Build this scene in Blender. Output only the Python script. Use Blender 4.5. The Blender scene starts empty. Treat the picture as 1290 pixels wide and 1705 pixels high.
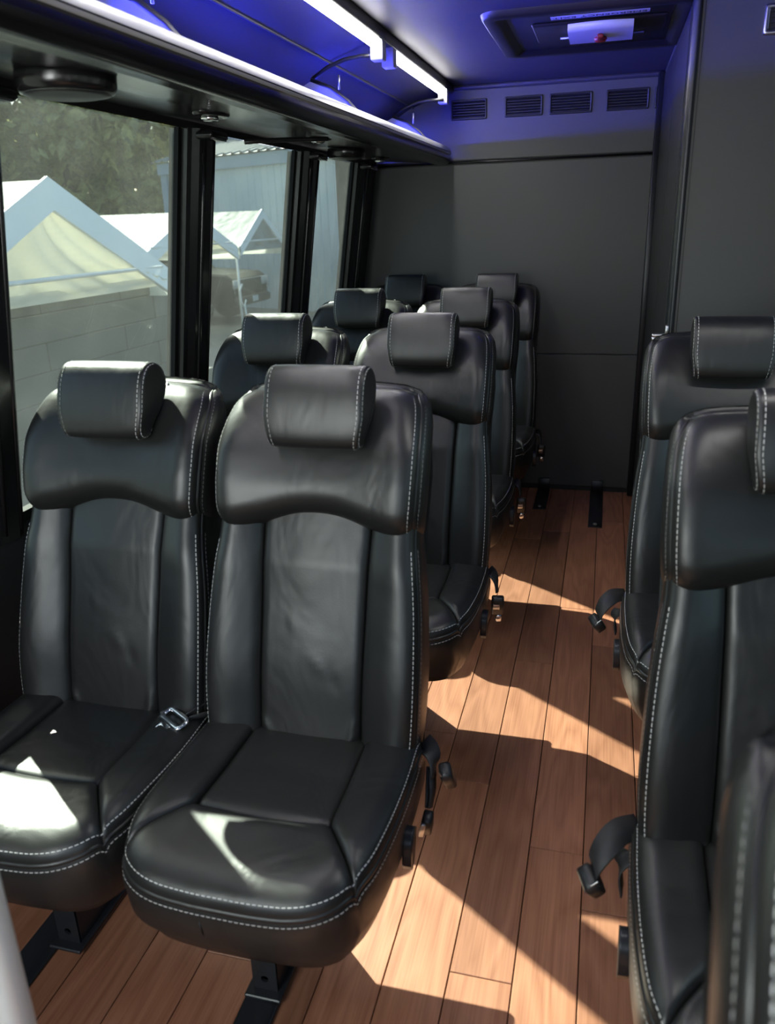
import bpy, math, random
import numpy as np
from mathutils import Matrix, Vector

C = bpy.context.scene.collection
scene = bpy.context.scene
random.seed(7)

# ---------------------------------------------------------------- camera
EYE = Vector((0.0, 0.0, 1.45))
CX = Vector((0.967102, 0.252595, -0.030160))      # image right
CD = Vector((0.058997, -0.338033, -0.939283))     # image down
CF = Vector((-0.247453, 0.906603, -0.341815))    # view direction
cam_data = bpy.data.cameras.new('camera')
cam = bpy.data.objects.new('camera', cam_data)
C.objects.link(cam)
m = Matrix.Identity(4)
for i in range(3):
    m[i][0], m[i][1], m[i][2], m[i][3] = CX[i], -CD[i], -CF[i], EYE[i]
cam.matrix_world = m
cam_data.sensor_fit = 'VERTICAL'
cam_data.sensor_height = 36.0
cam_data.lens = 36.0 * 1330.0 / 1705.0
cam_data.clip_start = 0.02
cam_data.clip_end = 400
cam_data.dof.use_dof = True
cam_data.dof.focus_distance = 2.6
cam_data.dof.aperture_fstop = 4.5
scene.camera = cam

# ---------------------------------------------------------------- world, sun, exposure
SUN_DIR = Vector((0.87, -0.74, -1.0))           # the way the sunlight travels
W = bpy.data.worlds.new('sky')
scene.world = W
W.use_nodes = True
wt = W.node_tree
bg = wt.nodes['Background']
sky = wt.nodes.new('ShaderNodeTexSky')
sky.sky_type = 'NISHITA'
sky.sun_disc = False
sky.sun_elevation = math.radians(42)
sky.sun_rotation = math.atan2(-SUN_DIR.x, -SUN_DIR.y)
sky.air_density = 1.0
sky.dust_density = 2.0
wt.links.new(sky.outputs['Color'], bg.inputs['Color'])
bg.inputs['Strength'].default_value = 0.50

sl = bpy.data.lights.new('sun', 'SUN')
sl.energy = 30.0
sl.angle = math.radians(0.55)
sl.color = (1.0, 0.95, 0.86)
so = bpy.data.objects.new('sun', sl)
so.rotation_euler = SUN_DIR.to_track_quat('-Z', 'Y').to_euler()
so.location = (-20, 20, 25)
C.objects.link(so)

scene.view_settings.view_transform = 'Standard'
scene.view_settings.look = 'None'
scene.view_settings.gamma = 1.0
scene.view_settings.use_curve_mapping = False
scene.view_settings.exposure = 0.0
scene.cycles.transparent_max_bounces = 16
scene.cycles.max_bounces = 8
scene.cycles.use_light_tree = True


def area_light(name, loc, aim, sx, sy, energy, color=(1, 1, 1)):
    d = bpy.data.lights.new(name, 'AREA')
    d.shape = 'RECTANGLE'
    d.size, d.size_y = sx, sy
    d.energy = energy
    d.color = color
    o = bpy.data.objects.new(name, d)
    o.location = loc
    o.rotation_euler = (Vector(aim) - Vector(loc)).to_track_quat('-Z', 'Y').to_euler()
    C.objects.link(o)
    return o


# daylight coming through the windscreen and the open entrance door (both behind the camera)
area_light('windscreen_daylight', (-0.30, -1.55, 1.35), (-0.35, 3.0, 0.55), 1.5, 0.80, 6, (0.93, 1.0, 0.97))
area_light('door_daylight', (-1.10, -0.70, 1.42), (-0.35, 1.6, 1.15), 0.9, 0.70, 31, (0.96, 1.0, 0.97))
# added overhead light without a fixture, for highlights on the right seats
area_light('right_overhead_fill', (0.53, 1.25, 2.045), (0.46, 1.25, 0.0), 0.09, 2.4, 17, (1.0, 0.98, 0.95))

# ---------------------------------------------------------------- helpers


def obj(name, verts, faces, mat, parent=None, smooth=True, loc=None):
    me = bpy.data.meshes.new(name)
    me.from_pydata([tuple(map(float, v)) for v in verts], [], [tuple(map(int, f)) for f in faces])
    if smooth:
        me.polygons.foreach_set('use_smooth', [True] * len(me.polygons))
    if mat is not None:
        for mm in (mat if isinstance(mat, (list, tuple)) else [mat]):
            me.materials.append(mm)
    me.update()
    o = bpy.data.objects.new(name, me)
    C.objects.link(o)
    if parent is not None:
        o.parent = parent
    if loc is not None:
        o.location = loc
    return o


def empty(name, loc=(0, 0, 0), rz=0.0):
    o = bpy.data.objects.new(name, None)
    o.empty_display_size = 0.1
    o.location = loc
    o.rotation_euler = (0, 0, rz)
    C.objects.link(o)
    return o


def tag(o, label=None, cat=None, group=None, kind=None):
    if label:
        o['label'] = label
    if cat:
        o['category'] = cat
    if group:
        o['group'] = group
    if kind:
        o['kind'] = kind
    return o


class MB:
    """collects shapes into one mesh"""

    def __init__(self):
        self.v, self.f = [], []

    def add(self, v, f):
        n = len(self.v)
        self.v += [tuple(p) for p in v]
        self.f += [tuple(i + n for i in q) for q in f]
        return self

    def box(self, lo, hi, bev=0.0):
        x0, y0, z0 = lo
        x1, y1, z1 = hi
        if bev <= 0:
            v = [(x0, y0, z0), (x1, y0, z0), (x1, y1, z0), (x0, y1, z0), (x0, y0, z1), (x1, y0, z1), (x1, y1, z1), (x0, y1, z1)]
            f = [(0, 3, 2, 1), (4, 5, 6, 7), (0, 1, 5, 4), (1, 2, 6, 5), (2, 3, 7, 6), (3, 0, 4, 7)]
            return self.add(v, f)
        b = min(bev, (x1 - x0) / 2.01, (y1 - y0) / 2.01, (z1 - z0) / 2.01)
        rows = []
        for z, i in ((z0, b), (z0 + b, 0), (z1 - b, 0), (z1, b)):
            rows.append(rrect(x0 + i, y0 + i, x1 - i, y1 - i, b, z))
        return self.loft(rows, True, True)

    def loft(self, rows, closed=False, caps=False):
        n = len(rows[0])
        v = [p for r in rows for p in r]
        f = []
        for i in range(len(rows) - 1):
            for j in range(n if closed else n - 1):
                k = (j + 1) % n
                f.append((i * n + j, i * n + k, (i + 1) * n + k, (i + 1) * n + j))
        if caps:
            f.append(tuple(range(n - 1, -1, -1)))
            f.append(tuple((len(rows) - 1) * n + j for j in range(n)))
        return self.add(v, f)

    def tube(self, pts, r, n=8, caps=True):
        pts = [Vector(p) for p in pts]
        rows = []
        up = Vector((0, 0, 1))
        for i, p in enumerate(pts):
            t = (pts[min(i + 1, len(pts) - 1)] - pts[max(i - 1, 0)]).normalized()
            a = t.cross(up)
            if a.length < 1e-3:
                a = t.cross(Vector((1, 0, 0)))
            a.normalize()
            b = a.cross(t)
            rr = r[i] if isinstance(r, (list, tuple)) else r
            rows.append([p + a * rr * math.cos(2 * math.pi * k / n) + b * rr * math.sin(2 * math.pi * k / n) for k in range(n)])
        return self.loft(rows, True, caps)

    def lathe(self, prof, axis_o, axis, n=20):
        """prof: (radius, along) pairs about an axis through axis_o"""
        ax = Vector(axis).normalized()
        a = ax.orthogonal().normalized()
        b = ax.cross(a)
        o = Vector(axis_o)
        rows = [[o + ax * h + (a * math.cos(2 * math.pi * k / n) + b * math.sin(2 * math.pi * k / n)) * r for k in range(n)] for r, h in prof]
        return self.loft(rows, True, True)

    def build(self, name, mat, parent=None, smooth=True, loc=None):
        return obj(name, self.v, self.f, mat, parent, smooth, loc)


def rrect(x0, y0, x1, y1, r, z, n=3):
    p = []
    for cx, cy, a0 in ((x1 - r, y0 + r, -90), (x1 - r, y1 - r, 0), (x0 + r, y1 - r, 90), (x0 + r, y0 + r, 180)):
        for k in range(n + 1):
            a = math.radians(a0 + 90 * k / n)
            p.append((cx + r * math.cos(a), cy + r * math.sin(a), z))
    return p


def spline(pts, n):
    """Catmull-Rom through pts, resampled to n points evenly by length"""
    P = np.array(pts, float)
    if len(P) > 2:
        Q = np.vstack([2 * P[0] - P[1], P, 2 * P[-1] - P[-2]])
        out = []
        for i in range(1, len(Q) - 2):
            for t in np.linspace(0, 1, 16, endpoint=False):
                a, b, c, d = Q[i - 1], Q[i], Q[i + 1], Q[i + 2]
                out.append(0.5 * ((2 * b) + (c - a) * t + (2 * a - 5 * b + 4 * c - d) * t * t + (3 * b - a - 3 * c + d) * t ** 3))
        out.append(P[-1])
        P = np.array(out)
    s = np.r_[0, np.cumsum(np.linalg.norm(np.diff(P, axis=0), axis=1))]
    t = np.linspace(0, s[-1], n)
    return np.stack([np.interp(t, s, P[:, k]) for k in range(P.shape[1])], 1)


# ---------------------------------------------------------------- materials


def new_mat(name):
    mt = bpy.data.materials.new(name)
    mt.use_nodes = True
    return mt, mt.node_tree, mt.node_tree.nodes['Principled BSDF']


def noise_bump(nt, bsdf, scale, strength, dist=0.002, detail=4, coord='Object', scl=None, kind='NOISE'):
    tc = nt.nodes.new('ShaderNodeTexCoord')
    tex = nt.nodes.new('ShaderNodeTexNoise' if kind == 'NOISE' else 'ShaderNodeTexVoronoi')
    tex.inputs['Scale'].default_value = scale
    if kind == 'NOISE':
        tex.inputs['Detail'].default_value = detail
    mp = nt.nodes.new('ShaderNodeMapping')
    if scl:
        mp.inputs['Scale'].default_value = scl
    nt.links.new(tc.outputs[coord], mp.inputs['Vector'])
    nt.links.new(mp.outputs['Vector'], tex.inputs['Vector'])
    bp = nt.nodes.new('ShaderNodeBump')
    bp.inputs['Strength'].default_value = strength
    bp.inputs['Distance'].default_value = dist
    nt.links.new(tex.outputs[0], bp.inputs['Height'])
    return bp, mp, tex


def plain(name, col, rough=0.5, metal=0.0, bump=None, spec=0.5, emit=None, es=0.0):
    mt, nt, b = new_mat(name)
    b.inputs['Base Color'].default_value = (*col, 1)
    b.inputs['Roughness'].default_value = rough
    b.inputs['Metallic'].default_value = metal
    b.inputs['Specular IOR Level'].default_value = spec
    if bump:
        bp, _, _ = noise_bump(nt, b, bump[0], bump[1], bump[2] if len(bump) > 2 else 0.002)
        nt.links.new(bp.outputs['Normal'], b.inputs['Normal'])
    if emit:
        b.inputs['Emission Color'].default_value = (*emit, 1)
        b.inputs['Emission Strength'].default_value = es
    return mt


def leather_mat():
    mt, nt, b = new_mat('black_leather')
    b.inputs['Base Color'].default_value = (0.013, 0.0132, 0.0128, 1)
    b.inputs['Specular IOR Level'].default_value = 0.52
    b.inputs['Coat Weight'].default_value = 0.12
    b.inputs['Coat Roughness'].default_value = 0.33
    # big soft creases, then pebble grain
    bp1, mp1, t1 = noise_bump(nt, b, 7.0, 0.20, 0.03, 3, scl=(1.0, 1.0, 0.5))
    t1.inputs['Distortion'].default_value = 0.6
    bp2, mp2, t2 = noise_bump(nt, b, 420.0, 0.16, 0.001, 2)
    nt.links.new(bp1.outputs['Normal'], bp2.inputs['Normal'])
    nt.links.new(bp2.outputs['Normal'], b.inputs['Normal'])
    rr = nt.nodes.new('ShaderNodeMapRange')
    rr.inputs['To Min'].default_value = 0.35
    rr.inputs['To Max'].default_value = 0.47
    t3 = nt.nodes.new('ShaderNodeTexNoise')
    t3.inputs['Scale'].default_value = 9.0
    tc = nt.nodes.new('ShaderNodeTexCoord')
    nt.links.new(tc.outputs['Object'], t3.inputs['Vector'])
    nt.links.new(t3.outputs[0], rr.inputs['Value'])
    nt.links.new(rr.outputs['Result'], b.inputs['Roughness'])
    return mt


def wood_mat():
    mt, nt, b = new_mat('walnut_plank')
    tc = nt.nodes.new('ShaderNodeTexCoord')
    oi = nt.nodes.new('ShaderNodeObjectInfo')
    mul = nt.nodes.new('ShaderNodeMath'); mul.operation = 'MULTIPLY'; mul.inputs[1].default_value = 37.0
    nt.links.new(oi.outputs['Random'], mul.inputs[0])
    cmb = nt.nodes.new('ShaderNodeCombineXYZ')
    for k in range(3):
        nt.links.new(mul.outputs[0], cmb.inputs[k])
    add = nt.nodes.new('ShaderNodeVectorMath'); add.operation = 'ADD'
    nt.links.new(tc.outputs['Object'], add.inputs[0])
    nt.links.new(cmb.outputs[0], add.inputs[1])
    mp = nt.nodes.new('ShaderNodeMapping')
    mp.inputs['Scale'].default_value = (8.0, 1.3, 1.0)
    nt.links.new(add.outputs[0], mp.inputs['Vector'])
    # cathedral rings: distorted bands
    n1 = nt.nodes.new('ShaderNodeTexNoise')
    n1.inputs['Scale'].default_value = 1.0
    n1.inputs['Detail'].default_value = 2.0
    nt.links.new(mp.outputs[0], n1.inputs['Vector'])
    m1 = nt.nodes.new('ShaderNodeMath'); m1.operation = 'MULTIPLY'; m1.inputs[1].default_value = 9.0
    nt.links.new(n1.outputs[0], m1.inputs[0])
    fr = nt.nodes.new('ShaderNodeMath'); fr.operation = 'PINGPONG'; fr.inputs[1].default_value = 0.5
    nt.links.new(m1.outputs[0], fr.inputs[0])
    # fine streaks
    mp2 = nt.nodes.new('ShaderNodeMapping')
    mp2.inputs['Scale'].default_value = (230.0, 4.0, 1.0)
    nt.links.new(add.outputs[0], mp2.inputs['Vector'])
    n2 = nt.nodes.new('ShaderNodeTexNoise')
    n2.inputs['Scale'].default_value = 1.0
    n2.inputs['Detail'].default_value = 4.0
    nt.links.new(mp2.outputs[0], n2.inputs['Vector'])
    mx = nt.nodes.new('ShaderNodeMath'); mx.operation = 'MULTIPLY_ADD'; mx.inputs[1].default_value = 0.75
    nt.links.new(fr.outputs[0], mx.inputs[0])
    nt.links.new(n2.outputs[0], mx.inputs[2])
    cr = nt.nodes.new('ShaderNodeValToRGB')
    cr.color_ramp.elements[0].position = 0.20
    cr.color_ramp.elements[0].color = (0.205, 0.077, 0.040, 1)
    cr.color_ramp.elements[1].position = 0.95
    cr.color_ramp.elements[1].color = (0.355, 0.156, 0.090, 1)
    nt.links.new(mx.outputs[0], cr.inputs[0])
    hs = nt.nodes.new('ShaderNodeHueSaturation')
    mr = nt.nodes.new('ShaderNodeMapRange')
    mr.inputs['To Min'].default_value = 0.80
    mr.inputs['To Max'].default_value = 1.22
    nt.links.new(oi.outputs['Random'], mr.inputs['Value'])
    nt.links.new(mr.outputs[0], hs.inputs['Value'])
    nt.links.new(cr.outputs[0], hs.inputs['Color'])
    nt.links.new(hs.outputs[0], b.inputs['Base Color'])
    b.inputs['Roughness'].default_value = 0.42
    b.inputs['Specular IOR Level'].default_value = 0.4
    bp = nt.nodes.new('ShaderNodeBump')
    bp.inputs['Strength'].default_value = 0.12
    bp.inputs['Distance'].default_value = 0.001
    nt.links.new(n2.outputs[0], bp.inputs['Height'])
    nt.links.new(bp.outputs['Normal'], b.inputs['Normal'])
    return mt


def glass_mat():
    """tinted, dusty bus window"""
    mt = bpy.data.materials.new('dusty_tinted_glass')
    mt.use_nodes = True
    nt = mt.node_tree
    nt.nodes.clear()
    out = nt.nodes.new('ShaderNodeOutputMaterial')
    tr = nt.nodes.new('ShaderNodeBsdfTransparent')
    tr.inputs['Color'].default_value = (0.70, 0.76, 0.72, 1)
    gl = nt.nodes.new('ShaderNodeBsdfGlossy')
    gl.inputs['Roughness'].default_value = 0.02
    gl.inputs['Color'].default_value = (0.9, 0.95, 0.95, 1)
    lw = nt.nodes.new('ShaderNodeLayerWeight')
    lw.inputs['Blend'].default_value = 0.5
    pw = nt.nodes.new('ShaderNodeMath'); pw.operation = 'POWER'; pw.inputs[1].default_value = 5.0
    nt.links.new(lw.outputs['Facing'], pw.inputs[0])
    fz = nt.nodes.new('ShaderNodeMath'); fz.operation = 'MULTIPLY_ADD'; fz.inputs[1].default_value = 0.7; fz.inputs[2].default_value = 0.03
    nt.links.new(pw.outputs[0], fz.inputs[0])
    m1 = nt.nodes.new('ShaderNodeMixShader')
    nt.links.new(fz.outputs[0], m1.inputs[0])
    nt.links.new(tr.outputs[0], m1.inputs[1])
    nt.links.new(gl.outputs[0], m1.inputs[2])
    tl = nt.nodes.new('ShaderNodeBsdfTranslucent')
    tl.inputs['Color'].default_value = (0.75, 0.8, 0.74, 1)
    ds = nt.nodes.new('ShaderNodeTexNoise')
    ds.inputs['Scale'].default_value = 6.0
    ds.inputs['Detail'].default_value = 5.0
    tc = nt.nodes.new('ShaderNodeTexCoord')
    nt.links.new(tc.outputs['Object'], ds.inputs['Vector'])
    mr = nt.nodes.new('ShaderNodeMapRange')
    mr.inputs['From Min'].default_value = 0.3
    mr.inputs['From Max'].default_value = 0.75
    mr.inputs['To Min'].default_value = 0.009
    mr.inputs['To Max'].default_value = 0.017
    nt.links.new(ds.outputs[0], mr.inputs['Value'])
    m2 = nt.nodes.new('ShaderNodeMixShader')
    nt.links.new(mr.outputs[0], m2.inputs[0])
    nt.links.new(m1.outputs[0], m2.inputs[1])
    nt.links.new(tl.outputs[0], m2.inputs[2])
    nt.links.new(m2.outputs[0], out.inputs['Surface'])
    return mt


def cloth_mat(name, col, trans):
    mt = bpy.data.materials.new(name)
    mt.use_nodes = True
    nt = mt.node_tree
    b = nt.nodes['Principled BSDF']
    b.inputs['Base Color'].default_value = (*col, 1)
    b.inputs['Roughness'].default_value = 0.7
    out = nt.nodes['Material Output']
    tl = nt.nodes.new('ShaderNodeBsdfTranslucent')
    tl.inputs['Color'].default_value = (*trans, 1)
    mx = nt.nodes.new('ShaderNodeMixShader')
    mx.inputs[0].default_value = 0.45
    bp, _, _ = noise_bump(nt, b, 3.0, 0.5, 0.12, 3, scl=(1, 0.35, 1.4))
    nt.links.new(bp.outputs['Normal'], b.inputs['Normal'])
    nt.links.new(b.outputs[0], mx.inputs[1])
    nt.links.new(tl.outputs[0], mx.inputs[2])
    nt.links.new(mx.outputs[0], out.inputs['Surface'])
    return mt


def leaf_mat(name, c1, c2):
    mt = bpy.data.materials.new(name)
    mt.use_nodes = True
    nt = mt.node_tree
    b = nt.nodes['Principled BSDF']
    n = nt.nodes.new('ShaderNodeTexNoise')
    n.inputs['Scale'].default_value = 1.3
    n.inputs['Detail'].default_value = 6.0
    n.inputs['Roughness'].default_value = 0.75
    cr = nt.nodes.new('ShaderNodeValToRGB')  # dark to bright ramp paints shaded and sunlit clumps into the leaves
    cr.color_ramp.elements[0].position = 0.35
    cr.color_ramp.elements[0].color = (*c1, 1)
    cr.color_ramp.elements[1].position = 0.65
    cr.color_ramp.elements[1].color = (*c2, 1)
    tc = nt.nodes.new('ShaderNodeTexCoord')
    nt.links.new(tc.outputs['Object'], n.inputs['Vector'])
    nt.links.new(n.outputs[0], cr.inputs[0])
    nt.links.new(cr.outputs[0], b.inputs['Base Color'])
    b.inputs['Roughness'].default_value = 0.32
    tl = nt.nodes.new('ShaderNodeBsdfTranslucent')
    nt.links.new(cr.outputs[0], tl.inputs['Color'])
    mx = nt.nodes.new('ShaderNodeMixShader')
    mx.inputs[0].default_value = 0.5
    nt.links.new(b.outputs[0], mx.inputs[1])
    nt.links.new(tl.outputs[0], mx.inputs[2])
    nt.links.new(mx.outputs[0], nt.nodes['Material Output'].inputs['Surface'])
    return mt


LEATHER = leather_mat()
WOOD = wood_mat()
GLASS = glass_mat()
THREAD = plain('pale_thread', (0.62, 0.62, 0.60), 0.7)
BLACK_PLASTIC = plain('black_plastic', (0.014, 0.014, 0.015), 0.42, bump=(300, 0.1, 0.001))
BLACK_GLOSS = plain('black_gloss_trim', (0.010, 0.010, 0.011), 0.22)
BLACK_SATIN = plain('black_satin_panel', (0.016, 0.017, 0.018), 0.42, bump=(180, 0.12, 0.001))
BLACK_METAL = plain('black_painted_steel', (0.022, 0.024, 0.028), 0.35, 0.3, bump=(90, 0.08, 0.001))
GREY_PANEL = plain('charcoal_wall_panel', (0.068, 0.071, 0.070), 0.52, bump=(55, 0.06, 0.002))
COVE_M = plain('cove_vinyl', (0.009, 0.009, 0.011), 0.55, bump=(240, 0.15, 0.001))
CEILING_M = plain('ceiling_vinyl', (0.055, 0.055, 0.075), 0.55, bump=(240, 0.15, 0.001))
CHROME = plain('chrome', (0.75, 0.76, 0.78), 0.18, 1.0)
SATIN_STEEL = plain('satin_steel', (0.55, 0.56, 0.57), 0.33, 1.0)
WEBBING = plain('black_webbing', (0.020, 0.020, 0.021), 0.6, bump=(600, 0.3, 0.001))
RIM_ALU = plain('pale_rack_rim', (0.60, 0.60, 0.63), 0.3, 0.0)
WHITE_PLASTIC = plain('pale_grey_plastic', (0.55, 0.56, 0.60), 0.4)
RED_PLASTIC = plain('dark_red_plastic', (0.22, 0.015, 0.012), 0.4)
BLUE_PLATE = plain('translucent_divider', (0.20, 0.21, 0.32), 0.35)
LED_WHITE = plain('white_led', (0.9, 0.9, 0.9), 0.4, emit=(1.0, 0.98, 0.94), es=34.0)
LED_BLUE = plain('blue_led', (0.1, 0.1, 0.4), 0.4, emit=(0.04, 0.045, 1.0), es=640.0)
PAPER = plain('sticker_paper', (0.62, 0.62, 0.68), 0.6)
INK = plain('sticker_ink', (0.02, 0.02, 0.05), 0.6)
GASKET = plain('black_rubber', (0.006, 0.006, 0.006), 0.7, spec=0.25)
VENT_DARK = plain('vent_black', (0.010, 0.010, 0.011), 0.45)
PRINT_WHITE = plain('pale_print', (0.6, 0.62, 0.62), 0.5)

# ---------------------------------------------------------------- setting: floor planks
PW = 0.1279
SEAM0 = 0.0286
floor = MB().box((-1.36, -1.7, -0.06), (0.74, 4.45, -0.012)).build('floor', plain('subfloor', (0.02, 0.012, 0.008), 0.8), smooth=False)
tag(floor, kind='structure')
butts = {-4: [0.55, 1.998, 3.2], -3: [0.42, 1.794, 3.6], -2: [0.3, 1.20, 2.461, 3.72], -1: [0.72, 1.586, 2.9], 0: [0.25, 1.42, 2.62, 3.9], 1: [0.6, 1.914, 3.1]}
plank_cache = {}
for col in range(-11, 6):
    x0 = SEAM0 + PW * (col - 0) - 0.0
    x1 = x0 + PW
    ys = butts.get(col)
    if ys is None:
        rr = random.Random(col * 13)
        s = rr.uniform(-0.9, 0.1)
        ys = []
        while s < 4.1:
            s += rr.choice([1.22, 1.22, 1.0])
            if s < 4.2:
                ys.append(round(s, 2))
    cuts = [-1.66] + [y for y in ys if y > -1.5] + [4.40]
    for a, b in zip(cuts[:-1], cuts[1:]):
        L = b - a
        if L <= 0.02:
            continue
        key = round(L, 3)
        if key not in plank_cache:
            mb = MB()
            g = 0.0011
            hx, hy = PW / 2 - g, L / 2 - g * 0.6
            e = 0.0012
            rows = [[(sx * (hx - i), sy * (hy - i), z) for sx, sy in ((-1, -1), (1, -1), (1, 1), (-1, 1))] for z, i in ((-0.012, 0), (-e, 0), (0, e))]
            mb.loft(rows, True, True)
            o = mb.build('plank', WOOD, floor, smooth=False)
            plank_cache[key] = o
        else:
            o = plank_cache[key].copy()
            C.objects.link(o)
            o.parent = floor
        o.location = ((x0 + x1) / 2, (a + b) / 2, 0)

# ---------------------------------------------------------------- setting: left wall with windows
# wall leans inwards above the sill
WALL_K = 0.15


def wx(z):
    return -1.30 + WALL_K * (z - 1.0) if z > 0.5 else -1.328


wl = MB()
prof = [(-1.328, 0.0), (-1.328, 0.86)]
wl.loft([[(-1.328, -1.7, 0), (-1.328, 4.42, 0)], [(-1.328, -1.7, 0.72), (-1.328, 4.42, 0.72)], [(-1.3195, -1.7, 0.79), (-1.3315, 4.42, 0.79)],
         [(-1.40, -1.7, 0.795), (-1.40, 4.42, 0.795)], [(-1.42, -1.7, 0), (-1.42, 4.42, 0)]])
wall_left = wl.build('wall_left', BLACK_SATIN, smooth=False)
tag(wall_left, kind='structure')
# the wall above the windows, behind the rack and up into the cove
wu = MB()
wu.loft([[(x, y, z) for y in (-1.7, 4.42)] for x, z in ((-1.21, 1.724), (-1.192, 1.718), (-1.175, 1.80), (-1.15, 1.86), (-1.09, 1.93), (-0.99, 1.985), (-0.88, 2.018))])
cove = wu.build('ceiling_cove', COVE_M, wall_left)
# upper cove panel between its seam and the light rail
cp = MB()
for a, b in ((-1.7, 0.90), (0.906, 2.05), (2.056, 3.02), (3.026, 4.37)):
    cp.loft([[(-0.985, y, 1.984) for y in (a, b)], [(-0.93, y, 2.001) for y in (a, b)], [(-0.84, y, 2.027) for y in (a, b)], [(-0.795, y, 2.036) for y in (a, b)]])
cp.build('cove_panel', COVE_M, wall_left)
sm = MB()
sm.tube([(-0.987, -1.7, 1.980), (-0.987, 4.37, 1.980)], 0.004, 6)
sm.build('seam_strip', BLACK_PLASTIC, wall_left)


def pillar(name, ya, yb, depth=0.055):
    root = None
    mb = MB()
    zs = [0.78, 1.0, 1.2, 1.4, 1.72]
    rows = []
    for z in zs:
        x = wx(z)
        rows.append([(x - 0.05, ya, z), (x + 0.006, ya + 0.004, z), (x + 0.012, ya + 0.02, z), (x + 0.030, ya + 0.035, z), (x + depth * 0.7, (ya + yb) / 2 - 0.02, z),
                     (x + depth * 0.7, (ya + yb) / 2 + 0.02, z), (x + 0.030, yb - 0.035, z), (x + 0.012, yb - 0.02, z), (x + 0.006, yb - 0.004, z), (x - 0.05, yb, z)])
    mb.loft(rows)
    root = mb.build(name, BLACK_GLOSS, wall_left, smooth=False)
    # trim beads either side of the raised channel
    for s, yy in ((-1, ya + 0.052), (1, yb - 0.052)):
        t = MB()
        t.tube([(wx(z) + 0.036, yy, z) for z in (0.80, 1.1, 1.3, 1.5, 1.71)], 0.006, 8)
        t.build('trim_bead', BLACK_GLOSS, root)
    return root


PIL = [(-1.25, -1.03), (-0.33, 0.80), (1.365, 1.522), (2.30, 2.465), (3.23, 3.41), (4.01, 4.16)]  # second entry, out of view, widened into a solid panel to darken the floor
for a, b in PIL:
    pillar('window_pillar', a, b)
# the panel between last window and back wall
mb = MB()
rows = [[(wx(z), 4.16, z), (wx(z), 4.39, z), (wx(z) - 0.06, 4.39, z), (wx(z) - 0.06, 4.16, z)] for z in (0.79, 1.2, 1.72)]
mb.loft(rows, True, True)
mb.build('corner_panel', BLACK_SATIN, wall_left, smooth=False)

gaps = [(-1.7, -1.25), (-1.03, -0.33), (0.80, 1.365), (1.522, 2.30), (2.465, 3.23), (3.41, 4.01)]
for i, (a, b) in enumerate(gaps):
    wroot = empty('window_%d' % (i + 1), (wx(0.79) - 0.03, (a + b) / 2, 0.79))
    tag(wroot, kind='structure')
    L = b - a
    zt = 1.722
    dx = WALL_K * (zt - 0.79)
    p = MB()
    t = 0.005
    p.loft([[(0, -L / 2 - .01, 0), (0, L / 2 + .01, 0), (-t, L / 2 + .01, 0), (-t, -L / 2 - .01, 0)],
            [(dx, -L / 2 - .01, zt - .79), (dx, L / 2 + .01, zt - .79), (dx - t, L / 2 + .01, zt - .79), (dx - t, -L / 2 - .01, zt - .79)]], True, True)
    p.build('pane', GLASS, wroot, smooth=False)
    fr = MB()
    w = 0.016
    for yy in (-L / 2, L / 2 - w):
        fr.loft([[(.004, yy, z0 - .79), (.018, yy, z0 - .79), (.018, yy + w, z0 - .79), (.004, yy + w, z0 - .79)] if k == 0 else
                 [(dx + .004, yy, zt - .79), (dx + .018, yy, zt - .79), (dx + .018, yy + w, zt - .79), (dx + .004, yy + w, zt - .79)] for k, z0 in enumerate((0.795, zt))], True, True)
    fr.box((0.004, -L / 2, 0.004), (0.03, L / 2, 0.026))
    fr.build('gasket', GASKET, wroot, smooth=False)

# ---------------------------------------------------------------- setting: right wall, front and ceiling (mostly outside the picture)
XR = 0.70
wr = MB()
wr.box((XR, -1.7, 0), (XR + 0.05, -1.25, 2.065))
wr.box((XR, -0.25, 0), (XR + 0.05, 2.82, 0.87))
wr.box((XR, -1.7, 1.62), (XR + 0.05, 2.82, 2.065))
for a, b in ((-0.25, -0.12), (0.55, 0.72), (1.40, 1.57), (2.25, 2.82)):
    wr.box((XR, a, 0.87), (XR + 0.05, b, 1.62))
wall_right = wr.build('wall_right', BLACK_SATIN, smooth=False)
tag(wall_right, kind='structure')
for i, (a, b) in enumerate(((-0.12, 0.55), (0.72, 1.40), (1.57, 2.25))):
    wroot = empty('window_%d' % (7 + i), (XR + 0.02, (a + b) / 2, 0.87))
    tag(wroot, kind='structure')
    MB().box((0, -(b - a) / 2, 0), (0.005, (b - a) / 2, 0.75)).build('pane', GLASS, wroot, smooth=False)
wf = MB()
wf.box((-1.36, -1.75, 0), (0.74, -1.70, 0.90))
wf.box((-1.36, -1.75, 1.85), (0.74, -1.70, 2.065))
wf.box((-1.36, -1.75, 0.9), (-1.20, -1.70, 1.85))
wf.box((0.60, -1.75, 0.9), (0.74, -1.70, 1.85))
wall_front = wf.build('wall_front', BLACK_SATIN, smooth=False)
tag(wall_front, kind='structure')

cl = MB()
cl.box((-0.81, -1.75, 2.065), (0.75, 4.45, 2.09))
ceiling = cl.build('ceiling', CEILING_M, smooth=False)
tag(ceiling, kind='structure')
MB().box((-1.30, -1.75, 2.092), (0.75, 4.45, 2.12)).build('roof_skin', BLACK_METAL, ceiling, smooth=False)
MB().box((-1.232, -1.75, 1.73), (-1.212, 4.45, 2.092)).build('roof_skin', BLACK_METAL, ceiling, smooth=False)

# ---------------------------------------------------------------- setting: back wall
YB = 4.366
wb = MB().box((-1.42, YB + 0.012, -0.05), (0.75, YB + 0.06, 2.09)).build('wall_back', BLACK_SATIN, smooth=False)
tag(wb, kind='structure')


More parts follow.
